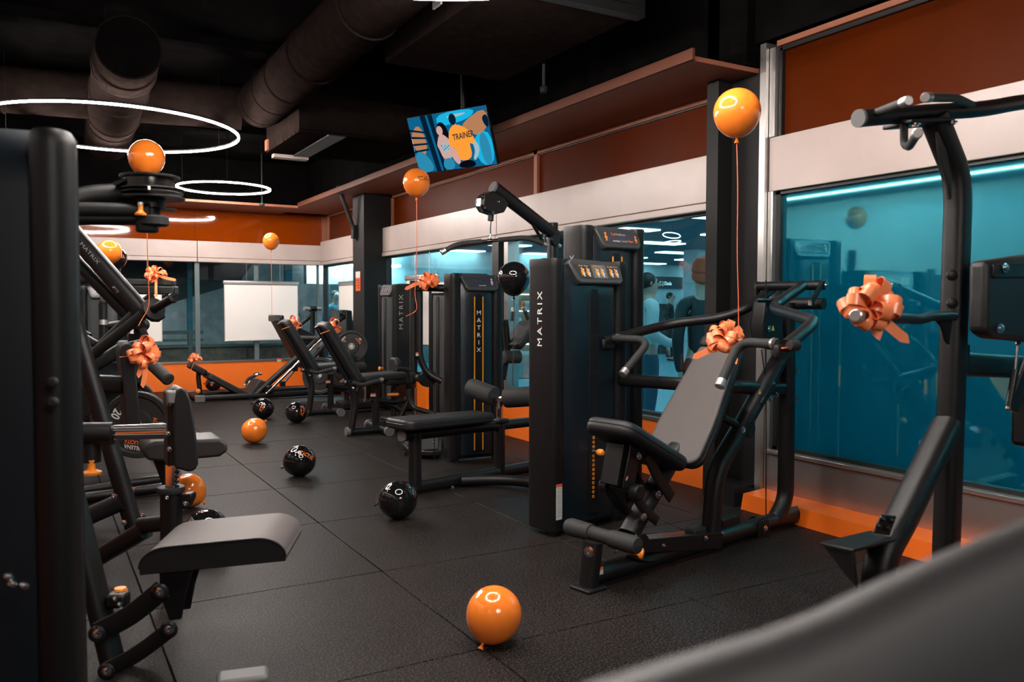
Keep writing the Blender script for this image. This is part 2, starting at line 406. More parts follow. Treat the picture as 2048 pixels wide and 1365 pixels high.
for k, (a, b) in enumerate(((XL, .95), (.95, 2.2), (2.2, 3.1), (3.1, XR))):
    o = struct(MB().span((a, YB+.05, .45), (a+.035, YB+.1, 1.99)).span((b-.035, YB+.05, .45), (b, YB+.1, 1.99)).build('window_%d' % (5+k), 'rail'), ('leftmost bay of the back window', 'bay of the back window behind the left white board', 'bay of the back window left of the middle white board', 'bay of the back window behind the middle white board')[k])
    MB().span((a+.035, YB+.07, .45), (b-.035, YB+.078, 1.99)).build('pane', 'glass_back', o)

# ================================================================== CEILING SERVICES
def duct(label, pts, r, rings, mouth_shade=False):
    root = thing('air_duct', label, 'duct', V(pts[0]))
    MB().tube(pts, r, bend=.5, n=28, k=8).build('pipe', 'duct', root)
    for q in rings:
        d = (V(pts[-1])-V(pts[0])).normalized(); c = V(pts[0])+d*q
        MB().torus(c, r, circ(.012, 6), d, 28).build('joint_band', 'duct', root)
    if mouth_shade: MB().cyl(V(pts[0])-Y*.012, V(pts[0])+Y*.01, r*.94, 28).build('mouth', 'ceiling_paint', root)  # closed black disc, painted for the dark inside the duct
    return root
duct('long round black duct running above the middle of the room', [(1.95, 4.2, 3.3), (1.98, 8.45, 3.3)], .225, [1.1, 2.35, 3.1, 3.6, 4.1])
duct('short round black duct with the shade of its mouth painted as a black disc, above the left machines', [(.66, 7.0, 3.27), (.76, 10.6, 3.2)], .24, [.55, 1.3, 2.2], True)
duct('transverse black duct joining the two long ducts', [(-1.9, 9.6, 3.36), (1.9, 8.95, 3.36)], .22, [.8, 1.7, 2.6])
ac = thing('air_conditioner', 'ribbed dark ceiling unit with a grey strap across it', 'air conditioner', (2.9, 8.55, 2.93))
MB().span((2.17, 7.75, 2.96), (3.5, 9.0, 3.3)).build('body', 'duct', ac)
for k in range(9):
    MB().span((2.17, 7.76+k*.14, 2.935), (3.5, 7.885+k*.14, 2.96)).build('slat', 'duct', ac)
MB().prism([(2.45, 7.75, 2.925), (2.62, 7.75, 2.925), (2.62, 9.02, 2.925), (2.45, 9.02, 2.925)], (0, 0, .01)).build('strap', 'shroud_grey', ac)
MB().span((2.15, 8.9, 2.95), (2.168, 9.0, 3.06)).build('junction_plate', 'soffit', ac)
MB().span((2.25, 9.0, 2.9), (2.62, 9.12, 2.94)).build('vent_grille', 'white_band', ac)
bx = thing('air_handler', 'boxy black air handling unit hung high up beside the screen', 'air handler', (2.65, 4.9, 3.1))
MB().span((2.3, 4.2, 3.12), (3.3, 5.9, 3.5)).build('body', 'duct', bx)
MB().span((2.28, 4.12, 3.1), (3.32, 4.2, 3.52)).build('end_flange', 'black', bx)
for k in range(5): MB().span((2.34, 4.105, 3.16+k*.065), (3.26, 4.125, 3.2+k*.065)).build('grille_bar', 'black', bx)
MB().span((2.285, 4.9, 3.24), (2.3, 5.02, 3.4)).build('label_plate', 'white_label', bx)
for y, z0 in ((4.6, 3.56), (6.2, 3.55), (7.6, 3.56), (9.9, 3.55), (11.2, 3.56), (12.3, 3.55)):
    MB().span((XL+.05, y, z0), (3.98, y+.22, ZC+.01)).build('beam', 'ceiling_paint', ceil)
tag(MB().lathe([(.04, 0), (.04, -.03), (.02, -.045), (.0, -.05)], (2.95, 12.55, 2.83), (0, 0, 1), 12).cyl((2.95, 12.55, 2.82), (2.95, 12.55, 3.6), .01, 6).build('smoke_detector', 'black_flat'), 'small hanging smoke detector near the back soffit', 'detector')
tag(MB().cyl((3.35, 5.35, 2.95), (3.35, 5.35, 3.6), .012, 6).lathe([(.0, -.02), (.025, -.015), (.03, .02), (.01, .04)], (3.35, 5.35, 2.93), (0, 0, 1), 12).build('sprinkler', 'black_flat'), 'small metal sprinkler hanging beside the soffit edge', 'sprinkler')

# ================================================================== RING LAMPS
def ring_lamp(label, c, D, z=2.9):
    root = thing('ring_lamp', label, 'lamp', (c[0], c[1], z), 'ring lamps under the ceiling')
    R = D/2; C = V((c[0], c[1], z))
    MB().torus(C, R, [(-.008, -.008), (.008, -.008), (.008, .009), (-.008, .009)], n=96).build('diffuser', 'led', root)
    MB().torus(C, R, [(-.009, .009), (.009, .009), (.009, .024), (-.009, .024)], n=96).build('housing', 'black', root)
    for k in range(3):
        a = k*2.094+.4; p = C+V((R*math.cos(a), R*math.sin(a), .03))
        MB().cyl(p, (p.x, p.y, ZC), .0022, 5).build('cable', 'black', root)
    return root
ring_lamp('large glowing ring lamp over the left machines', (.66, 8.4), 2.15)
ring_lamp('small glowing ring lamp near the back wall', (2.256, 11.74), 1.2)
ring_lamp('small ring lamp added behind the camera as fill light', (.9, -1.9), 1.2)  # unseen fill, added to lighten the sides that face the camera
ring_lamp('large ring lamp overhead, cut off by the top of the picture', (1.35, 3.0), 2.2)
ll = thing('linear_lamp', 'thin linear lamp high on the left wall, mirrored in the blue window', 'lamp', (XL+.06, 5, 3.04))
MB().span((XL, YF, 3.03), (XL+.05, YB, 3.06)).build('profile', 'alu', ll)
MB().span((XL+.05, YF+.1, 3.035), (XL+.056, YB-.1, 3.055)).build('diffuser', 'line_led', ll)
# ================================================================== THE ARCADE OUTSIDE
MZ = 2.5
def st(mb, name, m, label, bevel=0): return struct(mb.build(name, m, None, bevel=bevel), label)
mf = st(MB().span((XR+.13, YF, -.1), (21, 24, -.01)), 'floor_arcade', 'mall_floor', 'pale polished floor of the arcade outside')
mc = st(MB().span((XR+.21, YF, MZ), (21, 24, MZ+.1)), 'ceiling_arcade', 'mall_ceiling', 'ceiling of the arcade outside')
lp = None
for i in range(7):
    for j in range(12):
        x, y = 5.6+i*2.2, -1.3+j*1.9
        o = MB().span((x-.55, y-.16, MZ-.02), (x+.55, y+.16, MZ+.01)).build('light_panel', 'mall_panel', mc) if lp is None else lp.copy()
        if lp is None: lp = o; base = V((x, y, 0))
        else: COL.objects.link(o); o.location = V((x, y, 0))-base; o.parent = mc
st(MB().span((19.5, YF, 0), (19.7, 24, MZ)), 'wall_arcade_east', 'mall_wall', 'pale far wall of the arcade')
st(MB().span((XR+.3, YF-.1, 0), (21, YF, MZ)), 'wall_arcade_south', 'mall_dark', 'dark near end of the arcade')
ws = st(MB().span((8.2, 18.2, 0), (21, 18.4, MZ)), 'wall_arcade_north', 'mall_wall', 'shop fronts across the arcade')
# shop with black fascia and lettering
def onN(u, v): return PY(u, v, 18.1)
a, b = onN(1262, 577), onN(1362, 555)
shop = thing('shop_front', 'shop front with a black sign across the arcade', 'shop', ((a.x+b.x)/2, 18.1, 0))
MB().span((a.x, 18.02, a.z), (b.x, 18.2, b.z)).build('sign_board', 'mall_dark', shop)
p = onN(1346, 571); text('lettering', 'Molteni&C | Dada', .14, 'sign_glow', shop, (p.x-1.06, 18.0, p.z), X, Z, wide=.9, bold=.015)  # letters given a glow of their own to brighten them
q = onN(1350, 700)
MB().span((a.x, 18.05, a.z-.42), (b.x, 18.2, a.z)).build('lintel', 'mall_wall', shop)
MB().span((a.x+.15, 18.1, 0), (b.x-.5, 18.19, a.z-.42)).build('show_window', 'mall_dark', shop)
MB().span((b.x-.42, 18.03, 0), (b.x-.3, 18.2, a.z-.1)).build('door_frame', 'mall_wall', shop)
sh = thing('lit_shop', 'warmly lit shop window with shelves beyond the round planter', 'shop', (onN(1045, 640).x, 18.05, 0))
a, b = onN(1028, 735), onN(1075, 580)
MB().span((a.x, 18.1, .0), (b.x, 18.19, b.z)).build('backing', 'concrete_brown', sh)
for k in range(4): MB().span((a.x+.03, 17.95, .35+k*.42), (b.x, 18.12, .38+k*.42)).build('shelf', 'shop_glow', sh)
random.seed(3)
for k in range(9):
    x = a.x+.1+random.random()*(b.x-a.x-.25); z = .4+.42*random.randint(0, 2)
    MB().lathe([(.05, 0), (.06, .08), (.05, .18), (.02, .22)], (x, 18.0, z), Z, 8).build('goods', random.choice(['orange_print', 'white_label', 'mall_dark']), sh)
def pillar(label, u, v, wd, m='mall_wall'):
    P = F(u, v)
    o = struct(MB().span((P.x, P.y, 0), (P.x+wd, P.y+wd, MZ)).build('trim_pillar', m), label)
    for z in (.6, 1.2, 1.8): MB().span((P.x-.004, P.y-.004, z), (P.x+wd+.004, P.y+wd+.004, z+.012)).build('joint', 'concrete', o)
pillar('pale stone pillar in the arcade behind the woman in the beanie', 1392, 742, .42)
pillar('teal pillar in the arcade beside the lit shop', 1002, 740, .42)
MB_pl = F(1045, 752)
tag(MB().lathe([(.5, 0), (.5, .42), (.46, .45), (.0, .45)], (MB_pl.x, MB_pl.y, 0), Z, 24).build('planter', 'concrete'), 'round concrete planter in the arcade', 'planter')
st(MB().span((4.6, 16.0, 1.75), (12.5, 16.2, MZ)), 'trim_bulkhead', 'mall_wall', 'pale bulkhead hanging in the arcade')
# hanging lamp of two wire hoops in the arcade
P = PD(1343, 478, 7.2)
lm = thing('hoop_lamp', 'double wire hoop lamp hanging in the arcade', 'lamp', P)
MB().torus(P+Z*.03, .075, circ(.003, 6), (.25, .1, 1), 32).build('hoop', 'line_led', lm)
MB().torus(P-Z*.03, .08, circ(.003, 6), (-.25, -.1, 1), 32).build('hoop', 'line_led', lm)
MB().cyl(P+Z*.03, (P.x, P.y, MZ), .002, 5).build('cable', 'black', lm)
emis('hall_panel', (.85, .97, 1.0), 26)
ol = thing('linear_lamp', 'teal strip added on the arcade side to backlight the blue window', 'lamp', (4.62, 1, 2.42))  # added strip, makes the film window glow from the top down
MB().span((4.58, YF+.2, 2.44), (4.66, 3.7, 2.495)).build('profile', 'alu', ol)
MB().span((4.585, YF+.25, 2.42), (4.655, 3.65, 2.44)).build('diffuser', 'window_lamp', ol)
# ---- beyond the back windows: stair hall
st(MB().span((XL-2, YB+.14, -.1), (XR+.12, 19, -.01)), 'floor_stairwell', 'concrete', 'concrete floor of the stair hall behind the back windows')
bw = st(MB().span((XL-2, 18.0, 0), (8.2, 18.15, 3.4)), 'wall_stairwell', 'concrete', 'grey concrete wall of the stair hall')
st(MB().span((XL-2, YB+.3, 2.9), (XR+.2, 19, 3.0)), 'ceiling_stairwell', 'mall_dark', 'dark ceiling of the stair hall')
st(MB().prism([(-1.6, 15.4, 1.5), (-1.6, 15.4, 2.9), (4.0, 15.4, 2.9), (3.2, 15.4, 1.72), (.9, 15.4, 1.0), (.6, 15.4, 1.25)], (0, 1.6, 0)), 'trim_stair', 'mall_dark', 'dark underside of the stair beyond the back window')
lw = st(MB().span((XL-2, 14.62, 0), (XR, 14.75, .62)), 'trim_parapet', 'concrete_brown', 'low brown concrete parapet behind the back window')
x = XL-2
while x < XR:
    MB().span((x+.006, 14.595, .01), (min(x+.92, XR)-.006, 14.622, .61)).build('slab', 'concrete_brown', lw); x += .92
MB().span((XL-2, 14.55, .62), (XR, 14.78, .66)).build('coping', 'rail', lw)
rl = thing('railing', 'grey metal handrail on the parapet behind the back window', 'railing', (1.5, 14.68, .66))
MB().span((-1.5, 14.62, .84), (2.45, 14.72, .9)).build('rail', 'rail', rl)
MB().span((-1.5, 14.62, .72), (2.45, 14.7, .76)).build('rail', 'rail', rl)
for xx in (-.6, .4, 1.35, 2.2): MB().span((xx, 14.56, .5), (xx+.07, 14.66, .88)).build('post', 'rail', rl)
tp = thing('stair_frame', 'teal steel frame standing in the stair hall', 'frame', (2.3, 15.2, 0))
MB().span((2.28, 15.1, 0), (2.36, 15.2, 2.6)).build('post', 'teal_paint', tp)
MB().span((3.95, 15.1, 0), (4.08, 15.2, 2.6)).build('post', 'teal_paint', tp)
MB().span((2.3, 15.12, 2.2), (4.05, 15.2, 2.3)).build('beam', 'teal_paint', tp)
for k, (xx, yy, z, w_) in enumerate(((-.7, 17.2, 2.25, .5), (.55, 17.2, 2.3, .5), (1.1, 17.2, 2.12, .5), (4.6, 15.6, 2.1, 1.8))):
    t_ = thing('strip_light', ('leftmost teal strip light in the stair hall behind the back window', 'middle teal strip light in the stair hall behind the back window', 'rightmost teal strip light in the stair hall behind the back window', 'teal strip light seen through the narrow corner window')[k], 'light', (xx, yy, z))
    MB().span((xx, yy, z), (xx+w_, yy+.3, z+.05)).build('diffuser', 'hall_panel', t_)
    MB().cyl((xx+w_/2, yy+.15, z+.05), (xx+w_/2, yy+.15, 2.895 if k < 3 else 2.475), .012, 6).build('rod', 'black', t_)
# light grey cabinet panels hanging inside the windows
def board(label, P0, P1, d):
    """white board hung by cords: P0 top-left, P1 bottom-right, d = thickness direction"""
    root = thing('white_board', label, 'board', ((P0.x+P1.x)/2, (P0.y+P1.y)/2, P1.z), 'white boards hanging in the windows')
    a = (V((P1.x-P0.x, P1.y-P0.y, 0))).normalized(); wd = V((P1.x-P0.x, P1.y-P0.y, 0)).length; h = P0.z-P1.z
    c = V(((P0.x+P1.x)/2, (P0.y+P1.y)/2, (P0.z+P1.z)/2)); ax = (a, V(d), Z)
    MB().box(c-Z*.02, (wd*.985, .008, h-.05), ax).build('sheet', 'white_board', root)
    MB().box(V((c.x, c.y, P0.z-.025)), (wd*1.02, .045, .07), ax).build('cassette', 'alu', root, bevel=.02, seg=3)
    MB().box(V((c.x, c.y, P1.z+.01)), (wd*1.0, .02, .02), ax).build('bottom_bar', 'alu', root, bevel=.004)
    for s in (-.5, .5): MB().box(c+a*(wd*s*.985)-Z*.02, (.012, .014, h-.04), ax).build('edge_strip', 'alu', root)
    for s in (-.2, .25): MB().cyl((c.x+a.x*wd*s, c.y+a.y*wd*s, P0.z), (c.x+a.x*wd*s, c.y+a.y*wd*s, 2.0), .003, 5).build('cord', 'alu', root)
board('white board hung in the middle of the back window', PY(447, 562, YB+.0), PY(597, 681, YB+.0), Y)
board('white board hung behind the left machines in the back window', PY(205, 572, YB), PY(325, 684, YB), Y)
board('white board hung in the corner window beside the black column', PX(678, 565, XR+.05), PX(712, 690, XR+.05), X)
board('white board hung in the side window behind the glute machine', PX(812, 553, XR+.04), PX(876, 695, XR+.04), X)

# ================================================================== PEOPLE OUTSIDE
def skin_mesh(name, pts, edges, m, parent, root=0, sub=2):
    me = bpy.data.meshes.new(name); off = origin_of(parent)
    me.from_pydata([tuple(V(p[:3])) for p in pts], edges, []); me.materials.append(MATS[m])
    o = bpy.data.objects.new(name, me); COL.objects.link(o); o.parent = parent
    sk = o.modifiers.new('skin', 'SKIN'); sk.use_smooth_shade = True
    for i, p in enumerate(pts): me.skin_vertices[0].data[i].radius = (p[3], p[4] if len(p) > 4 else p[3])
    me.skin_vertices[0].data[root].use_root = True
    o.modifiers.new('s', 'SUBSURF').levels = sub; o.modifiers['s'].render_levels = sub
    return o
def person(label, P, face, h, top, bottom, hair, arm='down', hat=None, collar=None):
    """standing figure; local frame faces -Y, one unit = body height"""
    root = thing('person', label, 'person', P)
    root.rotation_euler = (0, 0, face); root.scale = (h, h, h)
    hz = .40 if arm == 'down' else .58; hy = -.0 if arm == 'down' else -.16
    B = [(0, 0, .52, .075, .055), (0, .0, .62, .07, .05), (0, .005, .74, .085, .055), (0, .005, .815, .05, .04), (0, 0, .86, .032), (0, -.01, .895, .042, .05), (0, -.008, .945, .05, .06), (0, 0, .985, .035, .045)]
    E = [(i, i+1) for i in range(7)]
    for s in (-1, 1):
        b = len(B)
        B += [(s*.105, .005, .80, .036), (s*.135, .02, .63, .028), (s*.13, hy*.6, (hz+.63)/2 if arm == 'down' else .56, .022), (s*.115, hy, hz, .016), (s*.11, hy-.01, hz-.035, .02, .011)]
        E += [(3, b), (b, b+1), (b+1, b+2), (b+2, b+3), (b+3, b+4)]
        for q, (dx, ln) in enumerate(((-.018, .035), (-.009, .048), (0, .05), (.009, .045), (.022, .025))):
            B += [(s*(.11+dx), hy-.012, hz-.055-ln*.4, .0055), (s*(.11+dx), hy-.018, hz-.055-ln, .005)]
            k = len(B); E += [(b+4, k-2), (k-2, k-1)]
        b = len(B)
        B += [(s*.05, 0, .47, .055), (s*.055, -.005, .27, .036), (s*.055, .01, .13, .028), (s*.055, .015, .045, .022), (s*.06, -.05, .02, .024, .015), (s*.062, -.085, .015, .018, .011)]
        E += [(0, b)]+[(b+i, b+i+1) for i in range(5)]
    skin_mesh('body', B, E, 'skin', root, 0)
    T = [(0, 0, .47, .088, .068), (0, .0, .6, .083, .063), (0, .005, .74, .098, .068), (0, .005, .815, .058, .05), (0, 0, .85, .042)]
    TE = [(i, i+1) for i in range(4)]
    for s in (-1, 1):
        b = len(T); T += [(s*.108, .005, .80, .045), (s*.138, .02, .63, .037), (s*.132, hy*.6, (hz+.63)/2 if arm == 'down' else .565, .032), (s*.117, hy, hz+.015, .026)]
        TE += [(3, b), (b, b+1), (b+1, b+2), (b+2, b+3)]
    skin_mesh('jacket', T, TE, top, root, 0)
    for s in (-1, 1):
        skin_mesh('trouser_leg', [(s*.035, 0, .53, .05), (s*.05, 0, .45, .06), (s*.055, -.005, .27, .045), (s*.055, .01, .13, .038), (s*.055, .01, .045, .034)], [(0, 1), (1, 2), (2, 3), (3, 4)], bottom, root)
        skin_mesh('shoe', [(s*.057, .03, .022, .026, .022), (s*.06, -.04, .02, .03, .018), (s*.062, -.09, .016, .024, .013)], [(0, 1), (1, 2)], 'suit', root)
    def loc(mb, name, m):
        o = mb.build(name, m); o.parent = root; return o
    loc(MB().prism([(-.008, -.055, .925), (.008, -.055, .925), (.004, -.078, .918), (-.004, -.078, .918)], (0, .004, .03)), 'nose', 'skin')
    for s in (-1, 1):
        loc(MB().ball((s*.02, -.052, .95), .008, 8), 'eye', 'hair_dark'); loc(MB().ball((s*.05, 0, .94), .014, 8, (.5, .7, 1)), 'ear', 'skin')
    loc(MB().ball((0, -.056, .905), .012, 8, (1.2, .4, .35)), 'mouth', 'beanie')
    if hat: loc(MB().lathe([(.06, -.02), (.064, .0), (.06, .02), (.066, .03), (.062, .07), (.04, .1), (.0, .11)], (0, .006, .955), (0, .2, 1), 16), 'hat', hat)
    loc(MB().ball((0, .012, .955), .062, 14, (.92, .95, .9)), 'hair', hair)
    if hair == 'long': pass
    if collar: loc(MB().prism([(-.03, -.07, .83), (.03, -.07, .83), (.012, -.085, .68), (-.012, -.085, .68)], (0, .02, 0)), 'shirt_front', collar)
    return root
P = F(1340, 722); person('man in a dark suit standing far off in the arcade', P, .5, 1.66, 'suit', 'suit', 'hair_dark', 'up', None, 'shirt')
P = PD(1405, 600, 7.7); P.z = -.01
wm = person('person in a red knitted beanie and dark jacket outside the window', P, 2.6, 1.68, 'jacket', 'suit', 'beanie', 'down', 'beanie')
P = PD(1297, 600, 8.6); P.z = -.01
person('person with dark hair and pale coat outside, partly behind the tall tower', P, 1.2, 1.66, 'shirt', 'jeans', 'hair_dark', 'up')
P = PD(671, 610, 16.2); P.z = -.01
person('person in a teal top beyond the narrow corner window', P, .2, 1.62, 'teal_paint', 'suit', 'hair_dark', 'down')
# ================================================================== shared machine parts
def bolt(root, P, d, r=.011, m='chrome'):
    d = V(d).normalized(); MB().lathe([(r*1.25, 0), (r*1.25, .003), (r*.85, .004), (r*.8, .010), (r*.35, .012), (0, .009)], P, d, 10).build('bolt', m, root)
def knob(root, P, d, r=.022, ln=.055, name='pull_knob'):
    d = V(d).normalized()
    k = MB().lathe([(r*.55, 0), (r*.5, ln*.3), (r*.55, ln*.55), (r*1.0, ln*.75), (r*1.05, ln*.9), (r*.8, ln), (0, ln)], P, d, 14).build(name, 'orange_knob', root); k['label'] = 'orange pull knob'
def grip(root, pts, r=.017, bend=.06, caps=(False, True), name='hand_grip'):
    g = MB().tube(pts, r, bend, 14).build(name, 'grip', root)
    pts = [V(p) for p in pts]
    for on, a, b in ((caps[0], pts[0], pts[1]), (caps[1], pts[-1], pts[-2])):
        if on:
            d = (a-b).normalized(); MB().lathe([(r*1.12, -.03), (r*1.12, .004), (r*.95, .008), (0, .008)], a, d, 14).build('end_cap', 'alu', g)
    return g
def collar(root, P, d, r, ln=.012, m='alu'):
    d = V(d).normalized(); MB().cyl(V(P)-d*ln/2, V(P)+d*ln/2, r, 16).build('collar', m, root)
def pad(root, name, A, B, wd, w0, w1, th, back, m='pad', cr=.04, bev=.02, piping=True, seg=4, shoulder=None):
    """upholstered pad: face from A to B, widths w0, w1 across wd, thickness th along back"""
    A, B, wd = V(A), V(B), V(wd).normalized(); L = (B-A); ln = L.length; t = L/ln
    back = V(back); back = (back - t*back.dot(t) - wd*back.dot(wd)).normalized()
    K = 6; out = []
    def W(q): return (w0+(w1-w0)*q/ln)/2 if shoulder is None else shoulder(q/ln)/2
    cr = min(cr, ln*.45)
    for sgn, cen, a0 in ((1, cr, 180), (1, ln-cr, 90), (-1, ln-cr, 0), (-1, cr, 270)): pass
    def corner(q0, s, rev):
        r = []
        for i in range(K+1):
            a = math.pi/2*i/K; d = cr*(1-math.cos(a)); e = cr*(1-math.sin(a))
            r.append((d, e))
        return r
    right = [(d, e) for d, e in corner(0, 1, 0)]
    side = []
    for d, e in right: side.append((d, e))
    for k in range(1, 8): side.append((cr+(ln-2*cr)*k/8, 0))
    for d, e in reversed(right): side.append((ln-d, e))
    for q, e in side: out.append(A+t*q+wd*(W(q)-e))
    for q, e in reversed(side): out.append(A+t*q-wd*(W(q)-e))
    o = MB().prism(out, back*th).build(name, m, root, bevel=bev, seg=seg, sharp=60, bang=50)
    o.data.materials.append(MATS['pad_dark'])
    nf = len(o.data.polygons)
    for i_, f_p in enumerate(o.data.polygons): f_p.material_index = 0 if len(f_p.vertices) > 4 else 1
    if piping:
        c = sum(out, V((0, 0, 0)))/len(out)
        pts = [p + back*(th*.42) + (p-c).normalized()*.0005 for p in out]; n = len(pts)
        rings = []
        for i, p in enumerate(pts):
            tt = (pts[(i+1) % n]-pts[i-1]).normalized(); x = back; y = tt.cross(x).normalized()
            rings.append([p+x*(.0025*math.cos(a))+y*(.0025*math.sin(a)) for a in (0, 1.57, 3.14, 4.71)])
        MB().loft(rings, closed=True).build('seam', 'pad_dark', o)
    return o
def warn(root, P, ex, ey, w_, h_):
    """orange and white warning sticker"""
    ex, ey = V(ex).normalized(), V(ey).normalized(); n = ex.cross(ey)*.0015
    o = MB().prism([P, P+ex*w_, P+ex*w_+ey*h_, P+ey*h_], n).build('warning_label', 'white_label', root)
    MB().prism([P+ey*h_*.62+n*.3, P+ex*w_+ey*h_*.62+n*.3, P+ex*w_+ey*h_+n*.3, P+ey*h_+n*.3], n).build('label_header', 'orange_label', o)
    return o
def cable(root, pts, r=.003, name='cable'): MB().tube(pts, r, n=6).build(name, 'black', root)
def disc(root, name, P, ax, r, th, m='black', n=24, groove=True):
    ax = V(ax).normalized()
    prof = [(r*.3, -th/2), (r, -th/2), (r*(.9 if groove else 1), -th*.1), (r*(.9 if groove else 1), th*.1), (r, th/2), (r*.3, th/2)]
    return MB().lathe(prof, P, ax, n).build(name, m, root)
FIGURE = [(-.3, 1.0), (.3, 1.0), (.35, .5), (.9, .1), (.6, -.1), (.3, .15), (.25, -.4), (.5, -1), (.1, -1), (-.05, -.5), (-.25, -1), (-.6, -1), (-.3, -.3), (-.8, .1), (-.6, .4)]
def picto(root, C, ex, ey, s, m):
    ex, ey = V(ex).normalized(), V(ey).normalized(); n = ex.cross(ey)*.0012
    MB().prism([C+ex*(x*s*.55)+ey*(y*s*.7) for x, y in FIGURE], n).build('pictogram', m, root)
    MB().lathe([(s*.28, 0), (s*.28, .001)], C+ey*s*1.05, n, 10).build('pictogram', m, root)
def tower(root, pl, s0, W, D, H, kind, front='shroud', side_text=None, pin_stack=False):
    """weight tower in plane pl: s0 = left end, front at off 0, depth D behind, height H"""
    a, n = pl.a, pl.n
    def w3(s, o, z): return pl.w(s0+s, o, z)
    cw = .1
    def column(s, nm):
        prof = rrect(cw, D, .04, 4)
        rings = []
        for z, k in ((.03, .97), (.05, 1), (H-.05, 1), (H-.015, 1.03), (H, .98)):
            rings.append([w3(s+cw/2+q[0]*k, D/2+q[1]*k, z) for q in prof])
        return MB().loft(rings).build(nm, 'black', root, sharp=40)
    cl = column(0, 'upright'); cr = column(W-cw, 'upright')
    # curved shroud between the uprights, rolling over at the top
    def ring(z, f, sc=1.0, b=0):
        pts = []
        for i in range(13):
            t = i/12; s = cw*.9+(W-cw*1.8)*t
            bul = .035*math.sin(math.pi*t)**.5
            pts.append(w3(s, .03-bul*sc+f, z))
        for i in range(13):
            t = 1-i/12; s = cw*.9+(W-cw*1.8)*t
            bul = .02*math.sin(math.pi*t)
            pts.append(w3(s, D-.03+bul, z))
        return pts
    sh = MB().loft([ring(.06, 0), ring(H-.22, 0), ring(H-.1, .01), ring(H-.04, .035), ring(H-.005, .08), ring(H+.01, .14)]).build('shroud', front, root, sharp=50)
    # console visor
    c0, c1 = W*.25, W*.88
    tilt = V((n*.0)); ez = (Z*.93+n*.37).normalized(); ex = a
    def cp(s, e, o=0): return w3(s, -.026, H-.125)+ez*e+(ex.cross(ez))*o
    rim = [cp(c0+.03, -.012), cp(c1-.03, -.012), cp(c1-.005, .01), cp(c1+.005, .10), cp(c1-.015, .13), cp(c0+.0, .14), cp(c0-.03, .115), cp(c0+.005, .015)]
    co_ = MB().prism(rim, -(ex.cross(ez))*.05).build('console', 'console_rim', sh, bevel=.008, seg=2)
    fc = ex.cross(ez)*.0015
    scr_ = [cp(c0+.035, .018)+fc, cp(c1-.03, .018)+fc, cp(c1-.015, .105)+fc, cp(c0+.0, .105)+fc]
    cs = MB().prism(scr_, fc*.3).build('screen', 'console' if kind == 'multi' else 'console_screen', sh)
    w_ = c1-c0
    if kind == 'multi':
        mid = MB().prism([cp(c0+w_*.36, .02)+fc*1.4, cp(c0+w_*.66, .02)+fc*1.4, cp(c0+w_*.66, .104)+fc*1.4, cp(c0+w_*.36, .104)+fc*1.4], fc*.3).build('screen_field', 'console_grey', sh)
        for k, (nm, q) in enumerate((('Chest', .2), ('Incline', .5), ('Shoulder', .8))):
            text('lettering', nm, .014, 'orange_line', sh, cp(c0+w_*(q-.1), .09)+fc*2, ex, ez)
            text('lettering', 'Press', .014, 'grey_print', sh, cp(c0+w_*(q-.1)+.045+.012*(k == 2), .09)+fc*2, ex, ez)
            for d in (-.055, .055):
                picto(sh, cp(c0+w_*(q+d), .052)+fc*2, ex, ez, .024, 'orange_line' if d < 0 else 'orange_knob')
                picto(sh, cp(c0+w_*(q+d)+.012, .045)+fc*2, ex, ez, .024, 'white_label')
    elif kind == 'lat':
        text('lettering', 'Lat', .03, 'orange_print', sh, cp(c0+w_*.28, .075)+fc*2, ex, ez)
        text('lettering', 'Pulldown', .022, 'grey_print', sh, cp(c0+w_*.4, .075)+fc*2, ex, ez)
        text('lettering', 'Seated', .02, 'grey_print', sh, cp(c0+w_*.5, .03)+fc*2, ex, ez)
        text('lettering', 'Row', .022, 'orange_print', sh, cp(c0+w_*.68, .03)+fc*2, ex, ez)
        text('lettering', 'MATRIX', .012, 'white_print', sh, cp(c0+w_*.28, .03)+fc*2, ex, ez, wide=1.5)
        picto(sh, cp(c0+w_*.13, .055)+fc*2, ex, ez, .03, 'orange_knob'); picto(sh, cp(c0+w_*.88, .045)+fc*2, ex, ez, .026, 'orange_knob')
    elif kind == 'glute':
        text('lettering', 'Glute', .042, 'teal_print', sh, cp(c0+w_*.2, .06)+fc*2, ex, ez)
        text('lettering', 'MATRIX', .012, 'white_print', sh, cp(c0+w_*.4, .025)+fc*2, ex, ez, wide=1.5)
        picto(sh, cp(c0+w_*.8, .055)+fc*2, ex, ez, .03, 'white_label')
    else:
        for q in (.2, .4, .6, .8): picto(sh, cp(c0+w_*q, .055)+fc*2, ex, ez, .028, 'grey_print')
    # weight stack slot down the middle
    m0, m1 = W*.5-.035, W*.5+.035
    zt = H-.17
    fo = -.012
    slot = MB().prism([w3(m0, fo, .1), w3(m1, fo, .1), w3(m1, fo, zt-.03), w3((m0+m1)/2+.02, fo, zt), w3((m0+m1)/2-.02, fo, zt), w3(m0, fo, zt-.03)], n*.03).build('stack_slot', 'black_gloss', sh)
    if kind in ('glute', 'lat'):
        for s in (m0-.004, m1+.004): MB().box(w3(s, fo-.002, (zt+.08)/2), (.009, .006, zt-.12), (a, n, Z)).build('accent_line', 'orange_line', sh)
    if kind == 'glute':
        for k, ch in enumerate('MATRIX'):
            text('lettering', ch, .05, 'white_print', sh, w3((m0+m1)/2, fo-.004, zt-.17-k*.062), a, Z, wide=1.15, align='CENTER')
        MB().prism([w3((m0+m1)/2-.006, fo-.0045, zt-.232), w3((m0+m1)/2+.006, fo-.0045, zt-.232), w3((m0+m1)/2, fo-.0045, zt-.22)], -n*.001).build('logo_mark', 'red_dot', sh)
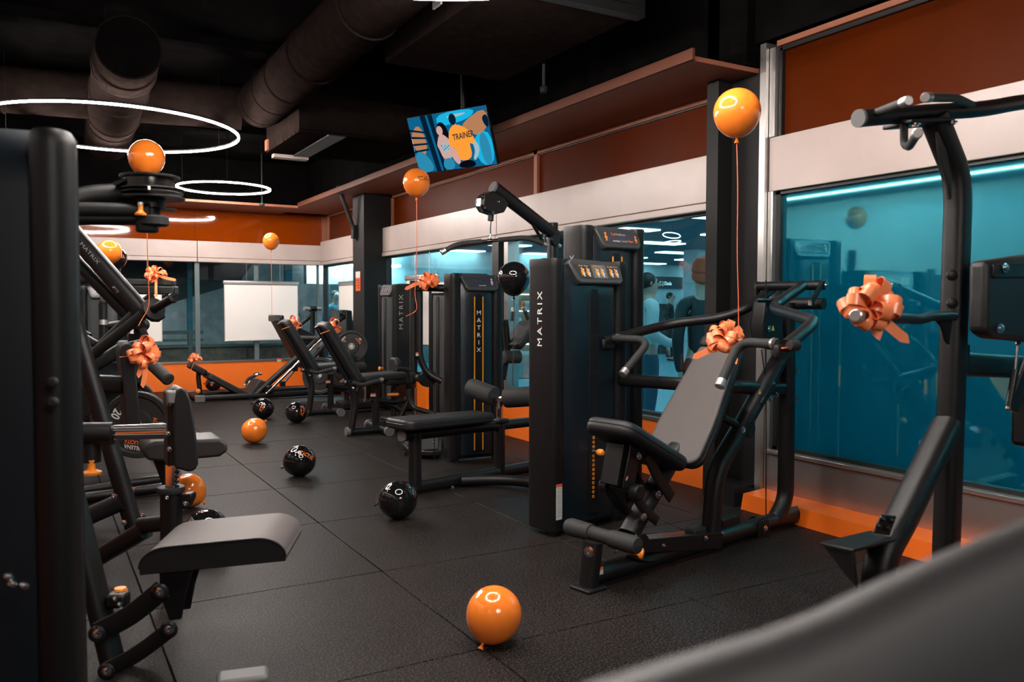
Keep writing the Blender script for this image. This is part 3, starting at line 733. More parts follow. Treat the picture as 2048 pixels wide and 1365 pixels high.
    if pin_stack:
        for k in range(15):
            z = .2+k*.0265
            if k == 10: continue
            MB().torus(w3(W*.47, -.028, z), .0075, circ(.0022, 5), n, 10).build('pin_hole', 'orange_line', sh)
        MB().cyl(w3(W*.47, -.02, .465), w3(W*.47, -.07, .465), .01, 10).build('selector_pin', 'steel_dull', sh)
        MB().lathe([(.014, 0), (.02, .01), (.021, .03), (.014, .042), (0, .043)], w3(W*.47, -.06, .465), -n, 14).build('selector_knob', 'orange_knob', sh)
    if side_text:
        text('lettering', side_text, .054, 'white_print' if kind == 'multi' else 'grey_print', cl, w3(-.0015, D*.5-.018, H-.5), Z, n, wide=1.25, space=1.42)
        MB().prism([w3(-.002, D*.5-.02, H-.394), w3(-.002, D*.5-.02, H-.381), w3(-.002, D*.5-.012, H-.3875)], -a*.001).build('logo_mark', 'red_dot', cl)
    MB().box(w3(W/2, D/2, .045), (W-.04, D-.05, .03), (a, n, Z)).build('base_plate', 'black', root)
    for s in (.06, W-.06): MB().cyl(w3(s, D*.3, 0), w3(s, D*.3, .04), .03, 12).build('foot', 'rubber', root)
    return cl, sh
mat('console_rim', (.045, .05, .052), .45)
mat('console_screen', (.04, .045, .062), .25)
mat('teal_print', (.01, .07, .11), .4)

# ================================================================== MULTI PRESS
ga = math.atan2(.288, 1.505)
P0 = F(1192, 1184); mp_ = Pl(P0 + V((-.188, .982, 0))*.05, ga)
mp = thing('multi_press_machine', 'black multi press machine with grey reclined bench and weight tower', 'exercise machine', (mp_.P.x+.6, mp_.P.y, 0))
g = mp_; a, n = g.a, g.n
pt = Pl(F(1106, 1078), ga)
Wt = (pt(1258, 700)-pt.P).dot(pt.a); Ht = pt(1112, 516).z
cl, sh = tower(mp, pt, 0, Wt, .23, Ht, 'multi', side_text='MATRIX', pin_stack=True)
q = pt.w(.045, -.002, .13); lab = MB().box(q+Z*.07, (.045, .003, .2), (a, n, Z)).build('instruction_label', 'white_label', cl)
MB().box(q+Z*.165, (.045, .0036, .014), (a, n, Z)).build('label_header', 'orange_label', lab)
for k in range(12): MB().box(q+Z*(.148-k*.014)-n*.002, (.036-.006*(k % 3), .0012, .0025), (a, n, Z)).build('label_line', 'grey_print', lab)
MB().box(pt.w(.17, -.012, .06), (.06, .003, .03), (a, n, Z)).build('rating_plate', 'grey_plastic', mp)
# base beam and posts
beam_end = (g(1596, 1058)-g.P).dot(a)
MB().tube([g.w(-.02, 0, .055), g.w(beam_end, 0, .055)], prof=rrect(.085, .095, .04, 4)).build('base_beam', 'black', mp, sharp=50)
MB().box(g.w(-.0, 0, .008), (.125, .13, .016), (a, n, Z)).build('foot_plate', 'black', mp, bevel=.02, seg=3)
p1 = g(1203, 1080)
MB().tube([g.w(0, 0, .01), g.w(.03, 0, p1.z)], prof=rrect(.095, .075, .03, 4), up=a).build('front_post', 'black', mp, sharp=50)
bolt(mp, g(1178, 1104, -.045)+a*.0, -a-n*.4, .02)
warn(mp, g(1191, 1153, -.042), a, Z, .05, .035)
for u, v in ((1365, 1139), (1407, 1127)): bolt(mp, g(u, v, -.042), -n, .011)
# foot roller across the front post
r0, r1 = g(1201, 1073, 0), None
rc = g(1203, 1072, 0); 
MB().lathe([(.0, -.2), (.03, -.2), (.034, -.19), (.034, .2), (.03, .21), (0, .21)], rc, n, 18).build('foot_roller', 'grip', mp, sharp=30)
for s in (-1, 1): MB().lathe([(.02, .06), (.041, .065), (.043, .2), (.036, .222), (.0, .23)], rc, n*s, 18).build('roller_sleeve', 'grip', mp)
# second post running up as diagonal
S2 = g(1420, 1095); s2 = (S2-g.P).dot(a)
d0 = g.w(s2, 0, .06); d1 = g(1432, 940); d2 = g(1484, 852); d3 = g(1575, 690)
MB().tube([d0, d1, d2, d3], prof=rrect(.085, .1, .038, 4), bend=.12, up=n).build('diagonal_post', 'black', mp, sharp=50)
# rear upright
S3 = g(1562, 1058); s3 = (S3-g.P).dot(a)
MB().tube([g.w(s3-.07, 0, .06), g(1571, 1000), g(1574, 760), g(1574, 606)], prof=rrect(.09, .09, .038, 4), bend=.14, up=n).build('rear_upright', 'black', mp, sharp=50)
for v in (744, 799): bolt(mp, g(1594, v, -.04), (a-n).normalized(), .012)
for u, v in ((1553, 790), (1540, 800)): bolt(mp, g(u, v, -.045), -n, .011)
# spine of the bench and horizontal link beam
q0 = g(1258, 1068); q1 = g(1349, 905)
MB().tube([q0, q1, g(1372, 875)], prof=rrect(.075, .1, .03, 4), up=n).build('bench_spine', 'black', mp, sharp=50)
h0, h1 = g(1266, 1090), g(1427, 1076)
for o in (-.055, .055):
    A, B = g.w((h0-g.P).dot(a), o, h0.z), g.w((h1-g.P).dot(a), o, h1.z)
    MB().prism([A-Z*.03, B-Z*.05, B+Z*.04, A+Z*.035], n*.012).build('link_plate', 'black', mp, bevel=.003)
MB().prism([V((h0.x, h0.y, h0.z+.03))-n*.05, V((h1.x, h1.y, h1.z+.04))-n*.05, V((h1.x, h1.y, h1.z+.04))+n*.05, V((h0.x, h0.y, h0.z+.03))+n*.05], -Z*.01).build('link_cover', 'black_gloss', mp)
for s in (-1, 1): disc(mp, 'pivot_disc', g.w((h0-g.P).dot(a)-.02, s*.068, h0.z+.02), n, .05, .02, groove=False)
bolt(mp, g(1263, 1079, -.085), -n, .014); bolt(mp, g(1411, 1078, -.062), -n, .012); bolt(mp, g(1326, 1092, -.062), -n, .008)
tri = g(1268, 1082, -.083); MB().prism([tri, tri+a*.03, tri+a*.015+Z*.028], -n*.001).build('hazard_label', 'yellow_label', mp)
MB().box(g(1391, 1064), (.1, .07, .05), (a, n, Z)).build('stop_block', 'rubber', mp, bevel=.01)
knob(mp, g(1262, 1104, -.05), (a*.6-n*.7-Z*.15), .026, .06)
MB().tube([g(1250, 1110, -.04), g(1290, 1123, -.04), g(1325, 1118, -.02), g(1345, 1112, .05)], .012, .03).build('release_lever', 'black', mp)
bolt(mp, g(1229, 1101, -.04), -n, .013)
# backrest
bt, bb = g(1447, 690), g(1338, 926)
bn = (bb-bt).cross(n).normalized(); bn = bn if bn.dot(a) > 0 else -bn
def shl(t): return .27+.07*math.sin(math.pi*min(1, t*1.15))**2 if t < .5 else .345
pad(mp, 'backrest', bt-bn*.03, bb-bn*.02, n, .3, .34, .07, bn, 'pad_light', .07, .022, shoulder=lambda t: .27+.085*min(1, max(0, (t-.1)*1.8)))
hd = pad(mp, 'head_cushion', bt-bn*.045+(bt-bb).normalized()*.04, bt-bn*.045-(bt-bb).normalized()*.04, n, .26, .27, .06, bn, 'pad_dark', .03, .02, False)
MB().tube([g(1372, 870), bt+bn*.06], prof=rrect(.06, .04, .015)).build('backrest_rail', 'black', mp)
MB().tube([g(1440, 830)+bn*.02, g(1486, 858)], .022).build('backrest_strut', 'black', mp)
disc(mp, 'strut_pivot', g(1486, 858, -.0), n, .045, .1, groove=False); bolt(mp, g(1486, 860, -.06), -n, .015)
# seat with four-bar linkage
sA, sB = g(1213, 842, -.0), g(1335, 912, 0.0)
sd = (sB-sA).normalized(); su = n.cross(sd); su = su if su.z > 0 else -su
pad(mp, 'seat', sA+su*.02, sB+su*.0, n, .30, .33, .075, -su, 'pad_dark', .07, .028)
yk = [g(1238, 885), g(1258, 890), g(1245, 975), g(1222, 972)]
for o in (-.075, .065):
    MB().prism([p + n*(o-(p-g.P).dot(n)) for p in yk], n*.01).build('seat_bracket', 'black', mp, bevel=.004)
MB().prism([p - n*.05 for p in (g(1232, 888), g(1246, 890), g(1232, 972), g(1218, 968))], n*.1).build('seat_box', 'black', mp)
def link(pts, o, wd=.05):
    c = [V(p) for p in pts]
    MB().tube([p + n*(o-(p-g.P).dot(n)) for p in fillet(c, .1)], prof=rrect(.012, wd, .005, 2), up=Z).build('link_arm', 'black', mp)
for o in (-.085, .085):
    link([g(1268, 905), g(1285, 945), g(1316, 990)], o, .06); link([g(1238, 975), g(1258, 1012), g(1287, 1036)], o, .05)
for u, v in ((1278, 912), (1316, 990), (1287, 1035)): bolt(mp, g(u, v, -.092), -n, .015)
for s in (-.1, .09):
    MB().cyl(g(1243, 978)+n*(s-.02), g(1243, 978)+n*(s+.03), .038, 18).build('pivot_cap', 'black', mp, bevel=.008, seg=2)
MB().cyl(g(1243, 978)-n*.1, g(1243, 978)+n*.1, .015, 10).build('pivot_shaft', 'black', mp)
for k in range(6): MB().cyl(g(1262+k*.5, 935+k*12, -.06), g(1262+k*.5, 935+k*12, -.068), .006, 8).build('notch', 'steel_dull', mp)
warn(mp, g(1253, 962, -.078), a*.5+Z*.8, -a*.8+Z*.5, .02, .008)
# press arms
shc = g(1580, 572)
MB().cyl(shc-n*.22, shc+n*.22, .028, 18).build('pivot_shaft', 'black', mp)
for s in (-1, 1): bolt(mp, shc+n*s*.225, n*s, .018)
MB().prism([shc-n*.222-a*.028+Z*.03, shc-n*.222+a*.028+Z*.03, g(1622, 612, -.222)+a*.024, g(1622, 612, -.222)-a*.03], n*.014).build('shaft_hanger', 'black', mp, bevel=.005)
MB().prism([shc+n*.21-a*.028+Z*.03, shc+n*.21+a*.028+Z*.03, shc+n*.21+a*.03-Z*.12, shc+n*.21-a*.03-Z*.12], n*.014).build('shaft_hanger', 'black', mp, bevel=.005)
hc = shc-Z*.105+a*.01
MB().cyl(hc-n*.21, hc+n*.21, .034, 18).build('cross_tube', 'black', mp)
warn(mp, g(1617, 611, -.238), a, Z, .03, .03)
MB().tube([g(1606, 572, -.15), g(1549, 610, -.16), g(1552, 620, -.22), g(1632, 643, -.68), g(1572, 692, -.7)], .029, .09, 16).build('press_arm', 'black', mp)
MB().tube([g(1545, 578, .15), g(1492, 620, .16), g(1440, 637, .3), g(1340, 648, .6), g(1207, 683, .7)], .029, .14, 16).build('press_arm', 'black', mp)
for tip, inn, o in ((g(1570, 694, -.7), 1, -.7), (g(1212, 681, .7), -1, .7)):
    MB().prism([tip-a*.05-Z*.055, tip+a*.05-Z*.055, tip+a*.05+Z*.01, tip-a*.05+Z*.01], n*.03*inn).build('arm_bracket', 'black', mp, bevel=.012)
    e = tip-Z*.004-n*.012*inn; MB().box(e, (.08, .012, .006), (a, n, Z)).build('accent_strip', 'orange_print', mp)
MB().lathe([(.02, 0), (.024, .01), (.024, .05), (.016, .06), (0, .062)], g(1578, 692, -.72), (a-n*.2).normalized(), 14).build('bumper_peg', 'rubber', mp)
gr = grip(mp, [g(1556, 689, -.67), g(1478, 684, -.42), g(1440, 772, -.42)], .022, .09)
collar(gr, g(1549, 688, -.65), g(1556, 689, -.67)-g(1478, 684, -.42), .026, .016)
gr = grip(mp, [g(1228, 677, .66), g(1302, 680, .42), g(1246, 748, .42)], .022, .1)
collar(gr, g(1236, 677, .64), g(1228, 677, .66)-g(1302, 680, .42), .026, .016)
# pulley housing under the shaft
hz = [g(1520, 600), g(1548, 600), g(1556, 690), g(1545, 700), g(1516, 690), g(1512, 650)]
MB().prism([p-n*.045 for p in hz], n*.09).build('pulley_housing', 'black', mp, bevel=.012)
MB().tube([g(1513, 601, -.05), g(1550, 602, -.05)], .012).build('housing_rod', 'black', mp)
bolt(mp, g(1538, 658, -.05), -n, .014)
tri = g(1543, 662, -.055); MB().prism([tri, tri+a*.03, tri+a*.015+Z*.03], -n*.001).build('hazard_label', 'yellow_label', mp)
sl = [g(1505, 805), g(1525, 770), g(1534, 762), g(1538, 772), g(1512, 810)]
MB().prism([p-n*.055 for p in sl], n*.02).build('pulley_cover', 'black_gloss', mp, bevel=.006)
tri = g(1517, 789, -.06); MB().prism([tri, tri+a*.025, tri+a*.012+Z*.025], -n*.001).build('hazard_label', 'yellow_label', mp)
cable(mp, [g(1523, 700), g(1533, 775)], .0035); cable(mp, [g(1532, 560), g(1532, 1030)], .0035)
cable(mp, [g(1300, 1030, .2), g(1372, 1062, .0)], .0035)
MB().tube([pt.w(Wt-.05, .1, .86), g(1390, 770, .12), g(1530, 778, .0), g(1574, 778)], prof=rrect(.06, .075, .028, 4), bend=.15).build('cross_brace', 'black', mp, sharp=50)
pc = g(1513, 1054)
for s in (-.03, .03): MB().lathe([(0, -.006), (.055, -.006), (.055, .006), (0, .006)], pc+n*s, n, 24).build('pulley', 'black', mp)
MB().prism([pc-n*.05-a*.06-Z*.06, pc-n*.05+a*.06-Z*.06, pc-n*.05+a*.05+Z*.05, pc-n*.05-a*.05+Z*.05], n*.008).build('pulley_bracket', 'black', mp, bevel=.02)
bolt(mp, pc-n*.055, -n, .015); bolt(mp, g(1444, 1069, -.05), -n, .01)
MB().box(g.w(s2+.2, .03, .12), (.16, .06, .05), (a, n, Z)).build('tray', 'black', mp, bevel=.006)

# ================================================================== LAT PULLDOWN / ROW
lt = Pl(F(830, 990), math.atan2(F(1064, 946).y-F(830, 990).y, F(1064, 946).x-F(830, 990).x))
lat = thing('lat_pulldown_machine', 'black lat pulldown and row machine with flat bench and tall tower', 'exercise machine', (lt.P.x+.7, lt.P.y, 0))
g = lt; a, n = g.a, g.n
tl = Pl(PD(1166, 700, 5.2), ga*.6)
Wl = (tl(1292, 600)-tl.P).dot(tl.a); Hl = tl(1166, 449).z
tower(lat, tl, 0, Wl, .22, Hl, 'lat', side_text='MATRIX')
bx0 = g(838, 985); e = (g(1300, 905)-g.P).dot(a)
MB().tube([g.w(0, 0, .05), g.w(1.5, 0, .05)], prof=rrect(.08, .09, .036, 4)).build('base_beam', 'black', lat, sharp=50)
c0 = g.w(.38, -.04, .05)
MB().tube([c0, c0+a*.2-n*.13, F(1064, 978)+Z*.05, F(1064, 978)+Z*.05+(tl.P-F(1064, 978)).normalized()*.5], prof=rrect(.07, .075, .034, 4), bend=.2).build('side_brace', 'black', lat, sharp=50)
bolt(lat, g(905, 976, -.045), -n, .014); bolt(lat, g(948, 966, -.045), -n, .012)
zt_ = g(820, 868).z
MB().tube([g.w(.0, 0, .04), g.w(.0, 0, zt_)], prof=rrect(.085, .085, .034, 4), up=a).build('front_post', 'black', lat, sharp=50)
MB().tube([g.w(-.1, 0, zt_-.01), g.w(1.5, 0, zt_-.03)], prof=rrect(.075, .075, .034, 4)).build('bench_rail', 'black', lat, sharp=50)
MB().tube([g.w(-.12, 0, zt_-.01), g.w(-.095, 0, zt_-.01)], prof=rrect(.082, .085, .036, 4)).build('rail_end_cap', 'grey_plastic', lat, bevel=.008)
zb = g(890, 838).z
e0, e1 = (g(790, 850)-g.P).dot(a), (g(972, 850)-g.P).dot(a)
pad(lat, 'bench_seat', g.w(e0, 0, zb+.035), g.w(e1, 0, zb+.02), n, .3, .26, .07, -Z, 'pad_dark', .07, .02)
px_ = g(999, 930); ps = (px_-g.P).dot(a); zr = g(1000, 800).z
MB().tube([g.w(ps, 0, .05), g.w(ps, 0, g(1000, 838).z)], prof=rrect(.085, .075, .034, 4), up=a).build('roller_post', 'black', lat, sharp=50)
MB().tube([g.w(ps, 0, .3), g.w(ps, 0, zr)], prof=rrect(.05, .045, .018, 4), up=a).build('chrome_slide', 'chrome', lat, sharp=50)
MB().box(g.w(ps, 0, g(1000, 842).z), (.11, .1, .035), (a, n, Z)).build('sleeve_collar', 'black', lat, bevel=.01)
ra = g.w(ps, 0, zr+.01)
MB().cyl(ra-n*.06, ra+n*.06, .026, 14).build('roller_bar', 'chrome', lat)
for ax_, ln_r in ((g(948, 778, .26)-ra, .26), (g(1048, 794, -.2)-ra, .27)):
    lo, hi = .05, .05+ln_r
    MB().lathe([(.05, lo), (.072, lo+.008), (.075, lo+.02), (.075, hi-.02), (.07, hi-.006), (.045, hi), (.04, hi-.003), (0, hi-.003)], ra, ax_, 22).build('thigh_roller', 'grip', lat)
knob(lat, g(985, 855, 0)-a*.01, -a, .02, .05)
# mast, boom and pulley head
ms = (g(1104, 700)-g.P).dot(a)
MB().tube([g.w(ms, 0, .05), g.w(ms, 0, g(1104, 446).z)], prof=rrect(.085, .08, .034, 4), up=a).build('mast', 'black', lat, sharp=50)
b0, b1 = g(988, 376), g(1160, 510)
MB().tube([b0, b1], prof=rrect(.085, .1, .04, 4)).build('boom', 'black', lat, sharp=50)
bd = (b1-b0).normalized()
MB().tube([b0-bd*.018, b0+bd*.006], prof=rrect(.075, .09, .036, 4)).build('boom_end_cap', 'grey_plastic', lat)
gs = [g(1062, 432), g(1090, 458), g(1090, 490), g(1066, 450)]
for A, B in zip(gs, gs[1:]+gs[:1]): MB().tube([A, B], prof=rrect(.014, .03, .005, 2), up=n).build('gusset', 'black', lat)
gp = [g(1104, 470), g(1150, 500), g(1150, 560), g(1104, 590)]
MB().prism([p-n*.03 for p in gp], n*.06).build('boom_plate', 'black', lat, bevel=.006)
disc(lat, 'mast_pulley', g(1110, 480, -.05), n, .045, .03)
bolt(lat, g(1119, 492, -.07), -n, .014)
hp = [g(978, 383), g(1000, 396), g(1009, 410), g(1000, 426), g(983, 430), g(966, 424), g(958, 412), g(959, 398), g(968, 388)]
hh = MB().prism([p-n*.05 for p in hp], n*.1).build('pulley_head', 'black', lat, bevel=.008)
MB().prism([p-n*.02+(p-g(983, 407)).normalized()*.006 for p in (g(959, 398), g(958, 412), g(966, 424), g(983, 430), g(984, 425), g(969, 420), g(962, 411), g(963, 399))], n*.04).build('guard_strip', 'chrome', hh)
for u, v in ((996, 403), (966, 393), (969, 415), (985, 425)): bolt(hh, g(u, v, -.052), -n, .009)
hk = g(981, 446); bar = g(980, 483)
MB().cyl(g(982, 428), g(981, 442), .022, 14).build('cable_stop', 'rubber', lat)
cable(lat, [g(982, 440), g(981, 455)], .004)
MB().torus((g(981, 462)), .022, circ(.004, 6), (1, -.6, 0), 20).build('carabiner', 'chrome', lat)
MB().tube([g(981, 466), bar], .008).build('swivel', 'chrome', lat)
lb = thing('pulldown_bar', 'bent wide-grip pulldown bar hanging from the pulley', 'bar', bar)
bl = V((-RT0)*1.0) 
dl = (a*.93-n*.37).normalized()
L0, L1 = PD(886, 505, 0), None
def onbar(u, v):
    """points on the vertical plane through the bar, roughly along the bench"""
    return BP(u, v)
BP = Pl(bar, math.atan2(-.5, .86)+.25)
MB().tube([BP(962, 483.5), BP(998, 480.5)], .013).build('chrome_middle', 'chrome', lb)
grip(lb, [BP(963, 483.5), BP(915, 488), BP(884, 505)], .0195, .06)
grip(lb, [BP(997, 480.5), BP(1052, 475), BP(1094, 490)], .0195, .06)
collar(lb, BP(980, 482), BP(998, 480)-BP(962, 483), .017, .03, 'chrome')

# ================================================================== GLUTE MACHINE
gl_ = Pl(F(902, 929), -.02)
gt = thing('glute_machine', 'black glute machine with two amber lines down its tower', 'exercise machine', (gl_.P.x+.3, gl_.P.y+.2, 0))
g = gl_; a, n = g.a, g.n
Wg = (g(1008, 800)-g.P).dot(a); Hg = g(900, 547).z
tower(gt, g, 0, Wg, .17, Hg, 'glute')
bolt(gt, g(866, 885, -.03), -n, .012)
# swinging leg arm on the left
MB().tube([g(827, 562, .35), g(827, 745, .35)], prof=rrect(.06, .06, .02), up=a).build('arm_upright', 'black', gt)
MB().tube([g(839, 575, .3), g(839, 715, .3), g(854, 748, .28), g(884, 763, .2)], prof=rrect(.06, .055, .025), up=a, bend=.15).build('kick_arm', 'black', gt, sharp=50)
MB().tube([g(836, 575, .3), g(895, 577, .2)], .032).build('arm_top_tube', 'black', gt)
MB().lathe([(.036, 0), (.036, .02), (.02, .025), (.018, .02), (0, .02)], g(838, 575, .28), -a-n*.6, 16).build('tube_end_cap', 'black_gloss', gt)
disc(gt, 'cam', g(855, 757, .3), n, .075, .05)
MB().lathe([(.03, -.03), (.034, 0), (.03, .03)], g(838, 757, .28), n, 14).build('pivot_cap', 'black', gt)
warn(gt, g(828, 712, .3)-n*.04, a, Z, .025, .03)
cable(gt, [g(869, 765, .2), g(869, 920, .2)], .004)
MB().tube([g(820, 765, .4), g(815, 740, .4), g(793, 738, .4)], .02).build('roller_bar', 'black', gt)
MB().tube([g(818, 780, .4), g(818, 800, .4), g(826, 816, .38), g(880, 832, .2)], .022, .06).build('hand_rail', 'black', gt)
# standing platform
fp = F(838, 915)
oc = [F(803, 902), F(815, 915), F(850, 921), F(882, 920), F(884, 885), F(845, 880), F(812, 884)]
MB().prism([V((p.x, p.y, .03)) for p in oc], Z*.05).build('platform', 'black', gt, bevel=.012, seg=2)
MB().prism([V((p.x, p.y, .08))+(V((fp.x, fp.y, .08))-V((p.x, p.y, .08)))*.15 for p in oc], Z*.012).build('platform_mat', 'rubber', gt, bevel=.004)
for u, v in ((808, 912), (876, 916)): p = F(u, v); MB().cyl((p.x, p.y, 0), (p.x, p.y, .035), .02, 10).build('foot', 'rubber', gt)
# chest support and handles on the far side of the tower
cs = thing_part = None
pad(gt, 'chest_pad', g(1018, 690, .15), g(1056, 640, .15), n, .28, .28, .07, Z*.5+a*.5, 'pad_dark', .04, .018)
MB().tube([g(1010, 640, .2), g(1015, 700, .2), g(1005, 760, .2)], .03, .05).build('pad_post', 'black', gt)
grip(gt, [g(1024, 642, .3), g(1027, 617, .3)], .018, 0); grip(gt, [g(1056, 640, .05), g(1048, 616, .05)], .018, 0)
MB().lathe([(0, -.01), (.055, 0), (.058, .15), (0, .16)], g(1008, 715, .15), a, 16).build('elbow_roller', 'grip', gt)
# ================================================================== PULL-UP AND DIP STATION
dp = Pl(F(1888, 1122), 0.0)
# post stands about x 4.0; keep it a little in front of the wall box
dpx = PD(1893, 700, 3.02); dq = Pl(dpx, -.05)
dip = thing('pull_up_station', 'black pull-up and dip station with foot step and silver-tipped handles', 'exercise machine', (dpx.x, dpx.y, 0))
g = dq; a, n = g.a, g.n
base = g(1892, 1130); 
MB().tube([V((g(1892, 1000).x, g(1892, 1000).y, .0)), g(1896, 1000), g(1908, 640), g(1916, 400), g(1912, 345), g(1868, 235)], prof=rrect(.085, .085, .03, 4), bend=.16, up=n, k=7).build('upright', 'black', dip, sharp=50)
MB().prism([g(1876, 262, -.05), g(1893, 300, -.05), g(1904, 352, -.05), g(1905, 395, -.05), g(1901, 400, -.05), g(1898, 372, -.05), g(1880, 310, -.05)], n*.012).build('gusset', 'black', dip, bevel=.003)
MB().prism([g(1824, 238, -.06), g(1912, 233, -.06), g(1912, 242, -.06), g(1824, 248, -.06)], n*.12).build('top_plate', 'black', dip, bevel=.006)
for u, v in ((1830, 248), (1905, 243)): bolt(dip, g(u, v, -.05), -Z, .014)
MB().tube([g(1720, 237), g(1870, 224), g(1965, 219), g(2048, 203, .02), g(2160, 196, .08)], .029, .12, 18).build('pull_up_bar', 'black', dip)
MB().cyl(g(1716, 237), g(1721, 237), .030, 18).build('bar_end_cap', 'grey_plastic', dip)
grip(dip, [g(1748, 228, .0), g(1815, 202, -.2)], .0145, 0)
grip(dip, [g(1948, 213, .0), g(1912, 196, -.1), g(1852, 195, -.22)], .0145, .06)
collar(dip, g(1749, 228), g(1815, 202, -.2)-g(1748, 228), .018, .008); collar(dip, g(1949, 212), g(1948, 213)-g(1912, 196, -.1), .018, .008)
MB().tube([g(1808, 240, -.02), g(1808, 290, -.02), g(1818, 294, -.06), g(1834, 268, -.3)], .0135, .03).build('hammer_grip', 'grip', dip)
MB().lathe([(.0155, -.025), (.0155, .004), (.013, .007), (0, .007)], g(1835, 267, -.3), g(1834, 268, -.3)-g(1818, 294, -.06), 14).build('end_cap', 'alu', dip)
for v in (551, 607): MB().lathe([(.02, 0), (.02, .008), (.012, .012), (0, .012)], g(1903, v, -.045), -n-a*.5, 10).build('hex_bolt', 'black', dip)
# dip arm with bracket
MB().tube([g(1908, 633, -.05), g(1862, 633, -.1), g(1840, 640, -.12), g(1715, 632, -.35)], .0165, .06, 14).build('dip_arm', 'black', dip)
MB().lathe([(.0185, -.025), (.0185, .004), (.015, .007), (0, .007)], g(1712, 632, -.36), g(1712, 632, -.36)-g(1840, 640, -.12), 14).build('end_cap', 'alu', dip)
MB().prism([g(1872, 638, -.06), g(1906, 640, -.06), g(1900, 690, -.06), g(1893, 682, -.06), g(1886, 655, -.06)], n*.012).build('arm_gusset', 'black', dip, bevel=.003)
# diagonal leg with foot step
MB().tube([g(1895, 850, .0), g(1800, 1045, -.08), g(1762, 1110, -.1), g(1752, 1200, -.1)], prof=rrect(.09, .1, .035, 4), bend=.18, up=n).build('diagonal_leg', 'black', dip, sharp=50)
FL_, FR_, NR_, NL_ = g(1640, 1085, .02), g(1742, 1061, .02), g(1792, 1077, -.2), g(1705, 1099, -.2)
MB().prism([FL_, FR_, NR_, NL_], -Z*.012).build('foot_step', 'black', dip, bevel=.004)
MB().prism([FL_, NL_, g(1712, 1178, -.2), g(1690, 1150, .02)], a*.012).build('step_apron', 'black', dip, bevel=.004)
pl4 = [g(1764, 1030, -.155), g(1794, 1033, -.155), g(1780, 1072, -.155), g(1748, 1068, -.155)]
MB().prism(pl4, n*.008).build('step_plate', 'black', dip, bevel=.003)
for u, v in ((1763, 1038), (1782, 1042), (1755, 1053), (1774, 1057)): bolt(dip, g(u, v, -.158), -n, .008, 'black_gloss')
# rear frame, knee pad and gas strut
MB().tube([g(1905, 583, .03), g(2050, 583, .05)], prof=rrect(.07, .08, .02)).build('cross_beam', 'black', dip)
MB().tube([g(1900, 728, .05), g(2060, 735, .1)], prof=rrect(.09, .09, .02)).build('cross_beam', 'black', dip)
MB().prism([g(1925, 690, .0), g(1940, 690, .0), g(1940, 740, .0), g(1925, 740, .0)], n*.08).build('stop_block', 'black', dip)
kp = [g(1973, 522, -.15), g(2120, 500, -.15), g(2120, 690, -.15), g(1990, 678, -.15), g(1971, 665, -.15)]
k_ = MB().prism(kp, n*.07).build('back_pad', 'pad_dark', dip, bevel=.02, seg=3)
MB().prism([g(1988, 530, -.16), g(2110, 520, -.16), g(2110, 555, -.16), g(1988, 556, -.16)], n*.03).build('pad_plate', 'black', k_, bevel=.004)
for u, v in ((2010, 536), (2000, 657)): bolt(k_, g(u, v, -.163), -n, .014)
MB().tube([g(2036, 690, -.1), g(2030, 745, -.1)], .006).build('strut_rod', 'chrome', dip)
MB().tube([g(2031, 740, -.1), g(2018, 812, -.1)], .013).build('gas_strut', 'black_gloss', dip)
for u, v in ((2036, 688), (2016, 817)): MB().ball(g(u, v, -.1), .01, 8).build('ball_joint', 'steel_dull', dip)
MB().tube([g(2060, 720, -.05), g(2030, 800, -.05), g(2024, 822, -.05)], prof=rrect(.02, .06, .008)).build('lever_arm', 'black', dip)
MB().box(g(2060, 830), (.1, .1, .25), (a, n, Z)).build('pivot_box', 'black', dip, bevel=.02)

# ================================================================== FOREGROUND PAD (blurred, lower right)
def fgp(u, v, d): return PD(u, v, d)
mat('pad_front', (.02, .0195, .02), .5, bump=.1, bscale=600)
fg = thing('bench_pad', 'large blurred grey upholstered pad in the lower right corner', 'pad', fgp(1800, 1300, .45))
edge = [(1040, 1490, .55), (1230, 1405, .6), (1400, 1350, .64), (1560, 1300, .68), (1700, 1245, .72), (1830, 1180, .76), (1950, 1125, .80), (2080, 1070, .84), (2250, 1000, .9)]
top = [PD(u_, v_, d_*.6) for u_, v_, d_ in edge]
rows = []
for i, p in enumerate(top):
    t = (top[min(i+1, len(top)-1)]-top[max(i-1, 0)]).normalized()
    dn = V((.25, -.2, -1)).normalized(); dn = (dn-t*dn.dot(t)).normalized()
    bk = t.cross(dn).normalized(); bk = bk if bk.dot(FW) > 0 else -bk
    rows.append([p+bk*(x_*.6)+dn*(y_*.6) for x_, y_ in ((.05, 0), (.02, -.012), (-.004, -.004), (-.02, .02), (-.032, .08), (-.04, .3), (-.03, .5), (.03, .52), (.06, .3))])
MB().loft(rows).build('cushion', 'pad_front', fg, sharp=80)
pp = PD(1900, 1560, .55); MB().tube([pp, V((pp.x, pp.y, .0))], .03).build('pad_post', 'black', fg)

